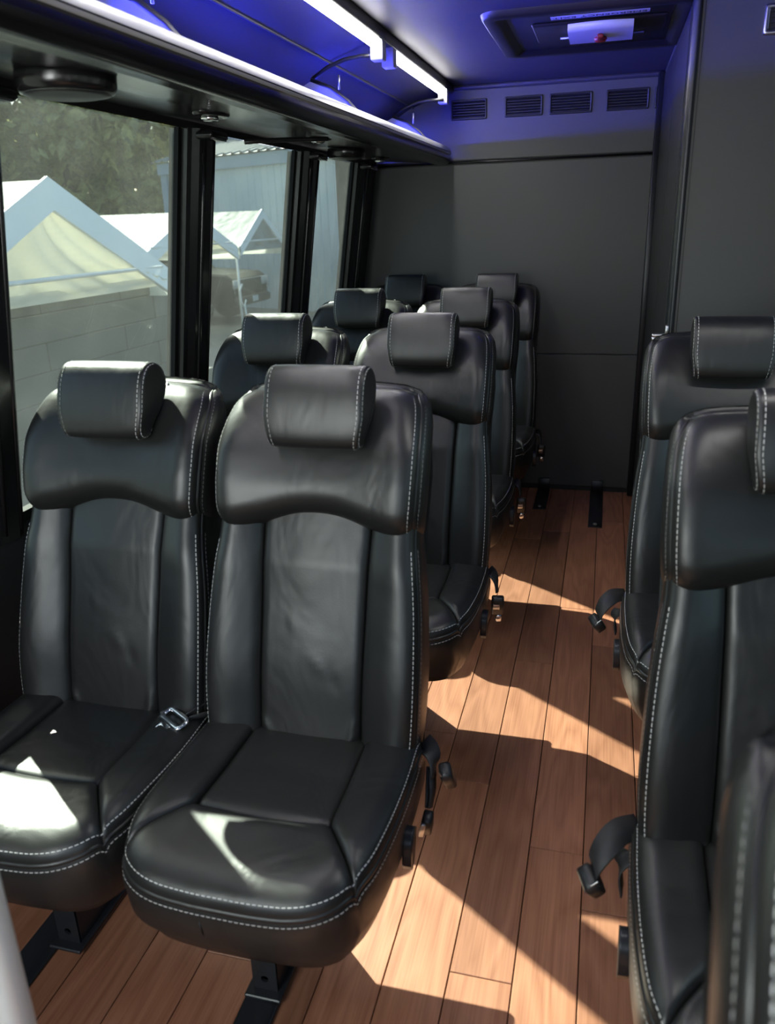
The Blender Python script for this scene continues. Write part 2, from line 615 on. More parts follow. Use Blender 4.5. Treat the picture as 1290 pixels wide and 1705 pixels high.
def bpanel(name, x0, x1, z0, z1, mat=GREY_PANEL, y=YB):
    mb = MB()
    e = 0.003
    rows = [[(x0 + i, yy, z0 + i), (x1 - i, yy, z0 + i), (x1 - i, yy, z1 - i), (x0 + i, yy, z1 - i)] for yy, i in ((y + 0.012, 0), (y + e, 0), (y, e))]
    mb.loft(rows, True, True)
    return mb.build(name, mat, wb, smooth=False)


bpanel('panel', -1.30, 0.204, 0.03, 0.757)
bpanel('panel', -1.30, 0.204, 0.760, 1.709)
bpanel('panel', -1.20, 0.204, 1.727, 2.05, y=YB - 0.004)
st = MB()
st.tube([(-1.20, YB - 0.002, 1.718), (0.204, YB - 0.002, 1.718)], 0.006, 8)
st.build('panel_trim', BLACK_GLOSS, wb)
MB().box((-0.80, YB - 0.03, 2.043), (0.20, YB + 0.01, 2.066), 0.008).build('panel_trim', CEILING_M, wb)

# five louvre vents above the back panels
VX = [(-0.797, -0.617, 0), (-0.530, -0.346, 0), (-0.315, -0.114, 1), (-0.050, 0.146, 2), (0.170, 0.204, 0)]
vlabels = ['black louvre vent at left end of back wall row, next to rack', 'black louvre vent second from the left in the back wall row',
           'black louvre vent with shiny slats, middle of the back wall row', 'black louvre vent fourth from the left in the back wall row',
           'black louvre vent cut off by the right partition, high on back wall']
for i, (x0, x1, kind) in enumerate(VX):
    if i == 4:
        x1 = 0.203
    r = empty('wall_vent', ((x0 + x1) / 2, YB - 0.004, 1.957))
    tag(r, vlabels[i], 'vent', 'vents along the top of the back wall')
    hw, hh = (x1 - x0) / 2, 0.046
    mb = MB()
    rows = []
    for yy, ins in ((0, 0), (-0.008, 0.001), (-0.010, 0.004), (-0.008, 0.009), (0.0, 0.010)):
        rows.append(rrect(-hw + ins, -hh + ins, hw - ins, hh - ins, 0.006, yy))
    rows = [[(p[0], p[2], p[1]) for p in q] for q in rows]
    mb.loft(rows, True)
    mb.build('vent_frame', BLACK_METAL, r)
    MB().box((-hw + 0.006, -0.001, -hh + 0.006), (hw - 0.006, 0.0, hh - 0.006)).build('backing', VENT_DARK, r, smooth=False)
    for k in range(6):
        z = -hh + 0.016 + k * (2 * hh - 0.032) / 5
        s = MB()
        s.loft([[(-hw + 0.01, -0.007, z - 0.004), (hw - 0.01, -0.007, z - 0.004)], [(-hw + 0.01, -0.001, z + 0.004), (hw - 0.01, -0.001, z + 0.004)],
                [(-hw + 0.01, -0.001, z + 0.0055), (hw - 0.01, -0.001, z + 0.0055)], [(-hw + 0.01, -0.008, z - 0.0025), (hw - 0.01, -0.008, z - 0.0025)], [(-hw + 0.01, -0.007, z - 0.004), (hw - 0.01, -0.007, z - 0.004)]])
        s.build('slat', BLACK_METAL if kind == 1 else BLACK_PLASTIC, r, smooth=False)

# ---------------------------------------------------------------- setting: right partition
YP, XP = 2.86, 0.208
wp = MB()
wp.box((XP + 0.012, YP, 0.0), (0.70, YP + 0.03, 2.066))
wp.box((XP, YP + 0.03, 0.0), (XP + 0.03, YB, 2.066))
wpart = wp.build('wall_partition', GREY_PANEL, smooth=False)
tag(wpart, kind='structure')
# corner post: dark return, bright bead, dark seam
cpst = MB()
cpst.loft([[(XP - 0.003, YP + 0.10, z), (XP - 0.006, YP + 0.02, z), (XP - 0.002, YP - 0.004, z), (XP + 0.010, YP - 0.012, z), (XP + 0.018, YP - 0.008, z), (XP + 0.020, YP + 0.002, z)] for z in (0, 2.062)])
cpst.build('corner_post', BLACK_METAL, wpart)
MB().box((XP + 0.026, YP - 0.0015, 0.0), (XP + 0.029, YP + 0.001, 2.062)).build('seam_strip', BLACK_PLASTIC, wpart, smooth=False)
for (ya, yb) in ((YP + 0.115, 3.55), (3.556, YB - 0.06)):
    MB().box((XP - 0.004, ya, 0.04), (XP + 0.001, yb, 2.04)).build('panel', BLACK_SATIN, wpart, smooth=False)
MB().box((XP - 0.03, YB - 0.055, 0.0), (XP, YB, 2.06), 0.006).build('corner_trim', BLACK_METAL, wpart)

# latch on the corner post
lt = empty('door_latch', (XP - 0.004, YP - 0.006, 1.072))
tag(lt, 'small L-shaped silver latch on the edge of the right partition', 'latch')
mb = MB()
mb.box((-0.045, -0.012, -0.012), (0.006, 0.010, -0.002), 0.002)
mb.box((-0.004, -0.012, -0.012), (0.006, 0.010, 0.026), 0.002)
mb.build('latch_plate', SATIN_STEEL, lt)
MB().box((-0.045, -0.010, -0.026), (-0.030, 0.008, -0.012), 0.002).build('catch', SATIN_STEEL, lt)
for zz, lab in ((0.86, 'small dark screw knob halfway up the partition edge, below the latch'), (0.72, 'lower small dark screw knob on the partition edge, below the latch')):
    k = MB().lathe([(0.0001, 0), (0.008, 0), (0.009, 0.004), (0.006, 0.012), (0.0001, 0.013)], (0, 0, 0), (-1, 0, 0), 12).build('screw_knob', SATIN_STEEL, loc=(XP - 0.004, YP + 0.06, zz))
    tag(k, lab, 'knob')

# chrome framed vent, top right of the partition
pv = empty('partition_vent', (0.488, YP - 0.001, 1.965))
tag(pv, 'silver framed vent at the top right of the charcoal partition', 'vent')
mb = MB()
rows = []
for yy, ins in ((0, 0), (-0.010, 0.001), (-0.012, 0.005), (-0.010, 0.013), (0.0, 0.014)):
    rows.append([(p[0], p[2], p[1]) for p in rrect(-0.09 + ins, -0.04 + ins, 0.09 - ins, 0.04 - ins, 0.006, yy)])
mb.loft(rows, True)
mb.build('vent_frame', SATIN_STEEL, pv)
MB().box((-0.08, -0.002, -0.03), (0.08, 0.0, 0.03)).build('backing', VENT_DARK, pv, smooth=False)
for k in range(4):
    z = -0.021 + k * 0.014
    MB().box((-0.078, -0.008, z - 0.002), (0.078, -0.001, z + 0.001)).build('slat', BLACK_METAL, pv, smooth=False)

# ---------------------------------------------------------------- luggage rack along the left windows
rack = empty('luggage_rack', (-0.98, 1.25, 1.715))
tag(rack, 'long black overhead luggage rack with pale rounded rim above left windows', 'rack')


def R(pts):
    return [(x + 0.97, y - 1.25, z - 1.66) for x, y, z in pts]


Y0, Y1 = -1.6, 4.30


def along(mb, prof, ys, closed=False, caps=False):
    mb.loft([R([(x, y, z) for x, z in prof]) for y in ys], closed, caps)


def arc2(cx, cz, r, a0, a1, n):
    return [(cx + r * math.cos(math.radians(a0 + (a1 - a0) * k / n)), cz + r * math.sin(math.radians(a0 + (a1 - a0) * k / n))) for k in range(n + 1)]


mb = MB()    # rack body: underside with a step, rounded black nose, top tray
prof = [(-1.182, 1.684), (-0.995, 1.672), (-0.865, 1.662), (-0.858, 1.656), (-0.835, 1.653)] + arc2(-0.806, 1.682, 0.0290, -110, 8, 7) + [(-0.782, 1.706), (-0.795, 1.710), (-0.83, 1.700), (-1.14, 1.705), (-1.172, 1.710)]
along(mb, prof, (Y0, 0, 2, Y1), True, True)
mb.build('rack_tray', BLACK_GLOSS, rack)
mb = MB()    # pale rim on top of the nose
prof = [(-0.7765, 1.700), (-0.7775, 1.712), (-0.7815, 1.724), (-0.790, 1.734), (-0.802, 1.740), (-0.822, 1.741), (-0.842, 1.735), (-0.842, 1.706), (-0.80, 1.700)]
along(mb, prof, (Y0, 0, 2, Y1 + 0.006), True, True)
mb.build('rack_rim', RIM_ALU, rack)
mb = MB()
along(mb, [(-0.7755, 1.7075), (-0.7755, 1.7095), (-0.780, 1.710), (-0.780, 1.707)], (Y0, Y1), True, True)
mb.build('rim_groove', BLACK_PLASTIC, rack, smooth=False)
mb = MB()    # blue light strip on the back wall of the rack, facing the aisle
along(mb, [(-1.150, 1.721), (-1.136, 1.721), (-1.1345, 1.736), (-1.150, 1.736)], (Y0 + 0.1, Y1 - 0.06), True, True)
mb.build('light_strip', LED_BLUE, rack, smooth=False)
mb = MB()  # lip added above the strip to keep its blue light off the cove
along(mb, [(-1.165, 1.738), (-1.112, 1.744), (-1.112, 1.747), (-1.165, 1.747)], (Y0 + 0.1, Y1 - 0.06), True, True)
mb.build('strip_shade_lip', BLACK_PLASTIC, rack, smooth=False)
# dividers: plate on the tray with an arched stay up to the light rail
for yd in (-0.35, 0.62, 1.70, 2.95, 4.10):
    mb = MB()
    pts = [(-1.10, 1.706), (-0.835, 1.706), (-0.845, 1.735), (-0.89, 1.785), (-0.95, 1.83), (-1.02, 1.858), (-1.08, 1.83), (-1.12, 1.78)]
    mb.loft([R([(x, yd + dy, z) for x, z in pts]) for dy in (-0.006, 0.006)], True, True)
    d = mb.build('rack_divider', BLUE_PLATE, rack, smooth=False)
    ed = MB()
    ed.tube(R([(x, yd, z) for x, z in [(-0.828, 1.704), (-0.845, 1.737), (-0.89, 1.788), (-0.95, 1.833), (-1.02, 1.862)]]), 0.008, 8)
    ed.build('divider_edge', BLACK_PLASTIC, d)
    ar = MB()
    ar.tube(R([(-1.02, yd + 0.01, 1.866), (-0.96, yd + 0.01, 1.90), (-0.90, yd + 0.01, 1.918), (-0.84, yd + 0.01, 1.924), (-0.775, yd + 0.01, 1.922)]), 0.007, 8)
    ar.build('stay', BLACK_PLASTIC, d)
    pn = MB()
    pn.tube(R([(-0.925, yd + 0.02, 1.83), (-0.925, yd + 0.02, 1.875)]), 0.004, 8)
    pn.build('pin', SATIN_STEEL, d)

# speakers under the rack
for (sx, sy, lab) in ((-1.005, 1.485, 'large round black speaker under the rack, nearest the camera'), (-1.04, 3.36, 'round black speaker under the far end of the rack')):
    r = empty('rack_speaker', (sx, sy, 1.725))
    tag(r, lab, 'speaker', 'speakers under the luggage rack')
    rad = 0.090 if sx > -1.02 else 0.075
    MB().lathe([(0.001, 0.004), (rad, 0.004), (rad + 0.002, -0.004), (rad + 0.001, -0.022), (rad - 0.004, -0.030), (rad - 0.010, -0.033)], (0, 0, 0), (0, 0, 1), 32).build('rim', BLACK_GLOSS, r)
    MB().lathe([(rad - 0.009, -0.030), (rad - 0.010, -0.033), (rad - 0.025, -0.036), (0.001, -0.037)], (0, 0, 0), (0, 0, 1), 32).build('grille', BLACK_PLASTIC, r)

# reading lights by the pillar heads
for i, (sx, sy, lab) in enumerate(((-1.02, 2.115, 'small chrome reading light under the rack by nearest pillar'), (-0.985, 2.86, 'small chrome reading light under the rack by second pillar'),
                       (-1.055, 3.93, 'small chrome reading light under the far end of the rack'))):
    r = empty('reading_light', (sx, sy, 1.729))
    tag(r, lab, 'light', 'reading lights under the luggage rack')
    mb = MB()
    rows = []
    for z, k in ((0.002, 1.0), (-0.006, 1.0), (-0.011, 0.86)):
        rows.append([(0.036 * k * math.cos(a) * (1.25 if math.cos(a) > 0 else 1), 0.072 * k * math.sin(a), z) for a in np.linspace(0, 2 * math.pi, 24, endpoint=False)])
    mb.loft(rows, True, True)
    mb.build('housing', BLACK_GLOSS, r)
    MB().lathe([(0.001, -0.009), (0.020, -0.009), (0.024, -0.016), (0.018, -0.021), (0.012, -0.017), (0.001, -0.014)], (0.004, -0.01, 0), (0.05, 0, 1), 20).build('lamp', CHROME, r)

# pillar caps (chrome edged clips where pillars meet the rack) and a cable
for i, (ya, yb) in enumerate(PIL[2:]):
    c = MB()
    ym = (ya + yb) / 2
    c.box((wx(1.70) - 0.0, ym - 0.055, 1.690), (wx(1.70) + 0.072, ym + 0.055, 1.714), 0.006)
    c.build('pillar_cap', BLACK_GLOSS, wall_left)
    c = MB()
    c.tube([(wx(1.70) + 0.066, ym - 0.05, 1.695), (wx(1.70) + 0.074, ym - 0.03, 1.689), (wx(1.70) + 0.074, ym + 0.03, 1.689)], 0.0025, 6)
    c.build('cap_edge', SATIN_STEEL, wall_left)
cb = MB()
cb.tube([(-1.09, 2.48, 1.690), (-1.055, 2.52, 1.695), (-1.01, 2.63, 1.704), (-0.96, 2.70, 1.708), (-0.91, 2.74, 1.710)], 0.007, 8)
cb = cb.build('cable', BLACK_PLASTIC)
tag(cb, 'black cable looping under the rack between two pillars', 'cable')

# ---------------------------------------------------------------- ceiling light bars above the rack edge
rail = MB()
rail.box((-0.815, -1.6, 2.025), (-0.775, 4.32, 2.066), 0.006)
rail = rail.build('light_rail', BLACK_PLASTIC)
tag(rail, 'black ceiling rail carrying the white light bars', 'rail')
bars = [(1.85, 2.95, 'long white ceiling light bar, the nearer of the two'), (3.15, 4.12, 'white ceiling light bar nearer the back wall'), (0.4, 1.75, 'white ceiling light bar above the camera, beyond the frame top')]
for (a, b, lab) in bars:
    r = empty('light_bar', (-0.795, (a + b) / 2, 2.025))
    tag(r, lab, 'light', 'white ceiling light bars')
    h = (b - a) / 2
    MB().box((-0.018, -h, -0.016), (0.018, h, 0.0), 0.003).build('housing', WHITE_PLASTIC, r)
    mb = MB()
    mb.loft([[(0.020, y, -0.003), (0.016, y, -0.022), (0.004, y, -0.030), (-0.010, y, -0.026), (-0.016, y, -0.018), (0.0, y, -0.01)] for y in (-h, h)], True, True)
    mb.build('diffuser', LED_WHITE, r)
    for e in (-1, 1):
        MB().box((-0.020, e * h + (0.0 if e > 0 else -0.05), -0.062), (0.024, e * h + (0.05 if e > 0 else 0.0), 0.0), 0.003).build('end_bracket', WHITE_PLASTIC, r)

# ---------------------------------------------------------------- emergency exit hatch in the ceiling
hx, hy = -0.105, 3.28
hatch = empty('roof_hatch', (hx, hy, 2.065))
tag(hatch, 'black framed emergency exit hatch with silver handle in the ceiling', 'hatch')


def ring(mb, x0, y0, x1, y1, rad, z):
    return rrect(x0, y0, x1, y1, rad, z, 4)


mb = MB()
HW, HL = 0.325, 0.36
rows = [rrect(-HW - o, -HL - o, HW + o, HL + o, max(0.05 + o, 0.012), z, 5) for o, z in ((0.015, 0.0), (0.010, -0.014), (0.004, -0.019), (-0.030, -0.020), (-0.040, -0.016), (-0.060, 0.0), (-0.065, 0.001))]
mb.loft(rows, True)
mb.build('hatch_frame', BLACK_PLASTIC, hatch)
MB().box((-HW + 0.06, -HL + 0.06, -0.004), (HW - 0.06, HL - 0.06, 0.0), 0.002).build('hatch_panel', BLACK_SATIN, hatch)
MB().box((-0.19, -0.165, -0.016), (0.25, 0.13, -0.003), 0.012).build('lid_rib', BLACK_PLASTIC, hatch)
# handle plate: curved silver bar with a red latch
hp = MB()
arcx = np.linspace(-0.105, 0.105, 13)
front = [(x, -0.165 + 0.25 * x * x * 4 * 1.4, -0.052) for x in arcx]
rows = []
rows.append([(x, -0.165 + 1.4 * x * x, -0.026) for x in arcx])
rows.append([(x, -0.168 + 1.4 * x * x, -0.044) for x in arcx])
rows.append([(x, -0.150 + 1.4 * x * x, -0.050) for x in arcx])
rows.append([(x, -0.030, -0.052) for x in arcx])
rows.append([(x, 0.045, -0.052) for x in arcx])
rows.append([(x, 0.055, -0.044) for x in arcx])
rows.append([(x, 0.055, -0.004) for x in arcx])
hp.loft(rows)
hp.v = [(x + 0.038, y - 0.045, z + 0.004) for x, y, z in hp.v]
hpo = hp.build('handle_plate', plain('silver_paint', (0.62, 0.63, 0.68), 0.4, 0.2), hatch)
MB().lathe([(0.0001, 0), (0.020, 0), (0.022, -0.006), (0.016, -0.014), (0.0001, -0.016)], (0.038, -0.085, -0.048), (0, 0, 1), 18).build('latch_knob', RED_PLASTIC, hpo)
MB().box((0.028, -0.150, -0.062), (0.048, -0.08, -0.048), 0.003).build('latch_tab', RED_PLASTIC, hpo)
rd = MB()
rd.tube([(-0.10, -0.02, -0.03), (0.18, -0.02, -0.03)], 0.004, 8)
rd.build('hinge_rod', SATIN_STEEL, hatch)
# sticker, its text read from the other end of the bus
stk = MB().box((-0.122, -0.232, -0.0055), (0.190, -0.188, -0.0035)).build('sticker', PAPER, hatch, smooth=False)
fc = bpy.data.curves.new('lettering', 'FONT')
fc.body = 'EMERGENCY EXIT'
fc.size = 0.032
fc.align_x = 'CENTER'
fc.align_y = 'CENTER'
fc.extrude = 0.0002
fc.space_character = 1.05
tmp = bpy.data.objects.new('lettering', fc)
C.objects.link(tmp)
dg = bpy.context.evaluated_depsgraph_get()
tme = bpy.data.meshes.new_from_object(tmp.evaluated_get(dg))
bpy.data.objects.remove(tmp)
tme.materials.clear()
tme.materials.append(INK)
xs = [v.co.x for v in tme.vertices]
kx = 0.295 / (max(xs) - min(xs))
for v in tme.vertices:
    v.co.x *= kx
txt = bpy.data.objects.new('lettering', tme)
C.objects.link(txt)
txt.parent = stk
# facing down (-z), tops of letters towards the camera
txt.matrix_local = Matrix.Translation((0.034, -0.210, -0.0058)) @ Matrix.Rotation(math.pi, 4, 'Y')

# ---------------------------------------------------------------- seats
TH = math.radians(13)
BU = np.array([0, math.sin(TH), math.cos(TH)])
BN = np.array([0, -math.cos(TH), math.sin(TH)])
BO = np.array([0, 0, 0.40])


def bk(a, h, d):
    return BO + np.array([a, 0, 0]) + BU * h + BN * d


def cu(a, b, d):
    return np.array([a, b, d])


def edge_param(n, tight=0.75):
    t = np.linspace(0, 1, n)
    return (1 - tight) * t + tight * 0.5 * (1 - np.cos(math.pi * t))


class Patch:
    def __init__(self, B, Rr, T, L, depth, edges, frame, nu=18, nv=18):
        us, vs = edge_param(nu), edge_param(nv)
        cv = {}
        for k, (p, n) in dict(B=(B, nu), R=(Rr, nv), T=(T, nu), L=(L, nv)).items():
            dense = spline(p, 200)
            t = np.linspace(0, 1, 200)
            q = us if k in 'BT' else vs
            cv[k] = np.stack([np.interp(q, t, dense[:, i]) for i in range(2)], 1)
        Bc, Tc, Lc, Rc = cv['B'], cv['T'], cv['L'], cv['R']
        U, V = np.meshgrid(us, vs)        # rows: v
        u, v = U[..., None], V[..., None]
        P = (1 - v) * Bc[None] + v * Tc[None] + (1 - u) * Lc[:, None] + u * Rc[:, None]
        P -= (1 - u) * (1 - v) * Bc[0] + u * (1 - v) * Bc[-1] + (1 - u) * v * Tc[0] + u * v * Tc[-1]
        D = depth(P[..., 0], P[..., 1])
        wid = np.linalg.norm(P[:, -1] - P[:, 0], axis=1)[:, None]
        hei = np.linalg.norm(P[-1] - P[0], axis=1)[None]
        for k, (sink, r) in edges.items():
            dist = dict(B=V * hei, T=(1 - V) * hei, L=U * wid, R=(1 - U) * wid)[k]
            x = np.clip(dist / r, 0, 1)
            D = D - sink * (1 - np.sqrt(np.clip(1 - (1 - x) ** 2, 0, 1)))
        self.P, self.D, self.frame = P, D, frame
        self.us, self.vs = us, vs
        self.nu, self.nv = nu, nv

    def pt(self, u, v, lift=0.0):
        i = np.interp(u, self.us, np.arange(self.nu))
        j = np.interp(v, self.vs, np.arange(self.nv))
        i0, j0 = int(min(i, self.nu - 2)), int(min(j, self.nv - 2))
        fi, fj = i - i0, j - j0

        def bl(A):
            return (A[j0, i0] * (1 - fi) + A[j0, i0 + 1] * fi) * (1 - fj) + (A[j0 + 1, i0] * (1 - fi) + A[j0 + 1, i0 + 1] * fi) * fj
        p, d = bl(self.P), bl(self.D)
        return self.frame(p[0], p[1], d + lift)

    def rim(self):
        n, m_ = self.nv, self.nu
        idx = [(0, i) for i in range(m_)] + [(j, m_ - 1) for j in range(1, n)] + [(n - 1, i) for i in range(m_ - 2, -1, -1)] + [(j, 0) for j in range(n - 2, 0, -1)]
        return idx

    def mesh(self, back=0.02, inset=0.0):
        mb = MB()
        n, m_ = self.nv, self.nu
        v = [self.frame(self.P[j, i, 0], self.P[j, i, 1], self.D[j, i]) for j in range(n) for i in range(m_)]
        f = [(j * m_ + i, j * m_ + i + 1, (j + 1) * m_ + i + 1, (j + 1) * m_ + i) for j in range(n - 1) for i in range(m_ - 1)]
        rim = self.rim()
        base = len(v)
        v += [self.frame(self.P[j, i, 0], self.P[j, i, 1], self.D[j, i] - back) for j, i in rim]
        k = len(rim)
        for q in range(k):
            a, b = rim[q], rim[(q + 1) % k]
            f.append((b[0] * m_ + b[1], a[0] * m_ + a[1], base + q, base + (q + 1) % k))
        mb.add(v, f)
        return mb


def dashes(mb, pts, nrm, L=0.0065, gap=0.0030, w=0.0014):
    """a row of stitches along a polyline"""
    P = np.array(pts)
    s = np.r_[0, np.cumsum(np.linalg.norm(np.diff(P, axis=0), axis=1))]
    nrm = np.array(nrm, float)
    if nrm.ndim == 1:
        nrm = np.tile(nrm, (len(P), 1))
    t = 0.0

    def at(q):
        return np.array([np.interp(q, s, P[:, k]) for k in range(3)]), np.array([np.interp(q, s, nrm[:, k]) for k in range(3)])
    while t + L < s[-1]:
        a, na = at(t)
        b, nb = at(t + L)
        d = b - a
        ln = np.linalg.norm(d)
        if ln > 1e-5:
            d /= ln
            na = na / (np.linalg.norm(na) + 1e-9)
            sd = np.cross(d, na)
            h, k = w * 0.5, w * 0.55
            mdl = (a + b) / 2
            vs = [a - sd * h, a + sd * h, mdl - sd * h + na * k, mdl + sd * h + na * k, b - sd * h, b + sd * h]
            mb.add(vs, [(0, 1, 3, 2), (2, 3, 5, 4)])
        t += L + gap


def normals_of(front, back):
    """outward direction at a seam between a front line and a gusset line"""
    return np.array(front) - np.array(back)


# ---- geometry shared by all seats (local frame: x across, y backwards, z up, origin on the floor under the seat joint)
def side_outline_low(h):
    return float(np.interp(h, [0.0, 0.05, 0.14, 0.23, 0.36, 0.47, 0.54], [0.219, 0.221, 0.2225, 0.222, 0.216, 0.203, 0.200]))


low_curve = [(0.214, 0.030), (0.220, 0.09), (0.2225, 0.17), (0.221, 0.25), (0.2165, 0.34), (0.209, 0.42), (0.203, 0.47), (0.201, 0.535)]


def depth_low(a, h):
    wing = np.clip((np.abs(a) - 0.09) / 0.12, 0, 1)
    lum = 0.016 * np.exp(-((h - 0.17) / 0.16) ** 2)
    return 0.022 + lum + 0.026 * wing * wing - 0.02 * np.clip((h - 0.42) / 0.12, 0, 1) + 0.012 * np.exp(-((np.abs(a) - 0.165) / 0.04) ** 2)


def crease(a, h):
    out = 0.0
    for cx, ch, ang, ln, amp in ((-0.088, 0.075, 2.2, 0.030, 0.006), (-0.078, 0.058, 2.0, 0.026, -0.005), (0.090, 0.070, 0.95, 0.028, 0.005), (0.082, 0.050, 0.9, 0.024, -0.005), (0.095, 0.10, 1.0, 0.020, 0.003),
                                 (0.02, 0.22, 2.3, 0.030, 0.002), (0.05, 0.19, 2.1, 0.022, -0.002), (-0.04, 0.30, 1.9, 0.02, 0.0012)):
        dx, dh = a - cx, h - ch
        t = dx * math.cos(ang) + dh * math.sin(ang)
        q = -dx * math.sin(ang) + dh * math.cos(ang)
        out = out + amp * np.exp(-(t / ln) ** 2 - (q / 0.0075) ** 2)
    return out


lumbar = Patch([(-0.107, 0.028), (0, 0.022), (0.107, 0.028)], [(0.107, 0.028), (0.108, 0.2), (0.110, 0.36), (0.114, 0.55)],
               [(-0.114, 0.55), (0, 0.56), (0.114, 0.55)], [(-0.107, 0.028), (-0.108, 0.2), (-0.110, 0.36), (-0.114, 0.55)],
               lambda a, h: depth_low(a, h) + 0.010 - 0.5 * a * a + crease(a, h), dict(L=(0.016, 0.020), R=(0.016, 0.020), B=(0.020, 0.035)), bk, 40, 60)


def wing_patch(s):
    outer = [(s * x, h) for x, h in low_curve]
    inner = [(s * 0.107, 0.028), (s * 0.108, 0.2), (s * 0.110, 0.36), (s * 0.114, 0.55)]
    bot = [(s * 0.107, 0.028), (s * 0.16, 0.027), (s * 0.214, 0.030)]
    top = [(s * 0.114, 0.55), (s * 0.16, 0.545), (s * 0.201, 0.535)]
    e_in, e_out = (0.017, 0.022), (0.030, 0.040)
    if s > 0:
        return Patch(bot, outer, top, inner, lambda a, h: depth_low(a, h) + 0.008, dict(L=e_in, R=e_out, B=(0.022, 0.04)), bk, 16, 26)
    return Patch(bot[::-1], inner, top[::-1], outer, lambda a, h: depth_low(a, h) + 0.008, dict(L=e_out, R=e_in, B=(0.022, 0.04)), bk, 16, 26)


wing_r, wing_l = wing_patch(1), wing_patch(-1)

bol_side = [(0.188, 0.482), (0.1965, 0.496), (0.2025, 0.535), (0.2050, 0.595), (0.2045, 0.655), (0.2000, 0.703), (0.192, 0.737), (0.176, 0.758)]


def depth_bol(a, h):
    w_ = np.clip(np.abs(a) / 0.20, 0, 1)
    prof = np.interp(h, [0.48, 0.53, 0.58, 0.64, 0.70, 0.76], [0.046, 0.052, 0.050, 0.040, 0.030, 0.022])
    return prof + 0.022 * w_ ** 2.2 * np.clip((0.74 - h) / 0.1, 0.2, 1) - 0.012 * np.exp(-(a / 0.11) ** 2 - ((h - 0.70) / 0.06) ** 2)


bolster = Patch([(-0.188, 0.482), (-0.160, 0.477), (-0.11, 0.492), (-0.05, 0.512), (0, 0.517), (0.05, 0.512), (0.11, 0.492), (0.160, 0.477), (0.188, 0.482)], bol_side,
                [(-0.176, 0.758), (-0.145, 0.767), (-0.08, 0.772), (0, 0.773), (0.08, 0.772), (0.145, 0.767), (0.176, 0.758)], [(-x, h) for x, h in bol_side],
                depth_bol, dict(L=(0.034, 0.045), R=(0.034, 0.045), B=(0.062, 0.055), T=(0.088, 0.120)), bk, 34, 26)

DBACK = -0.085


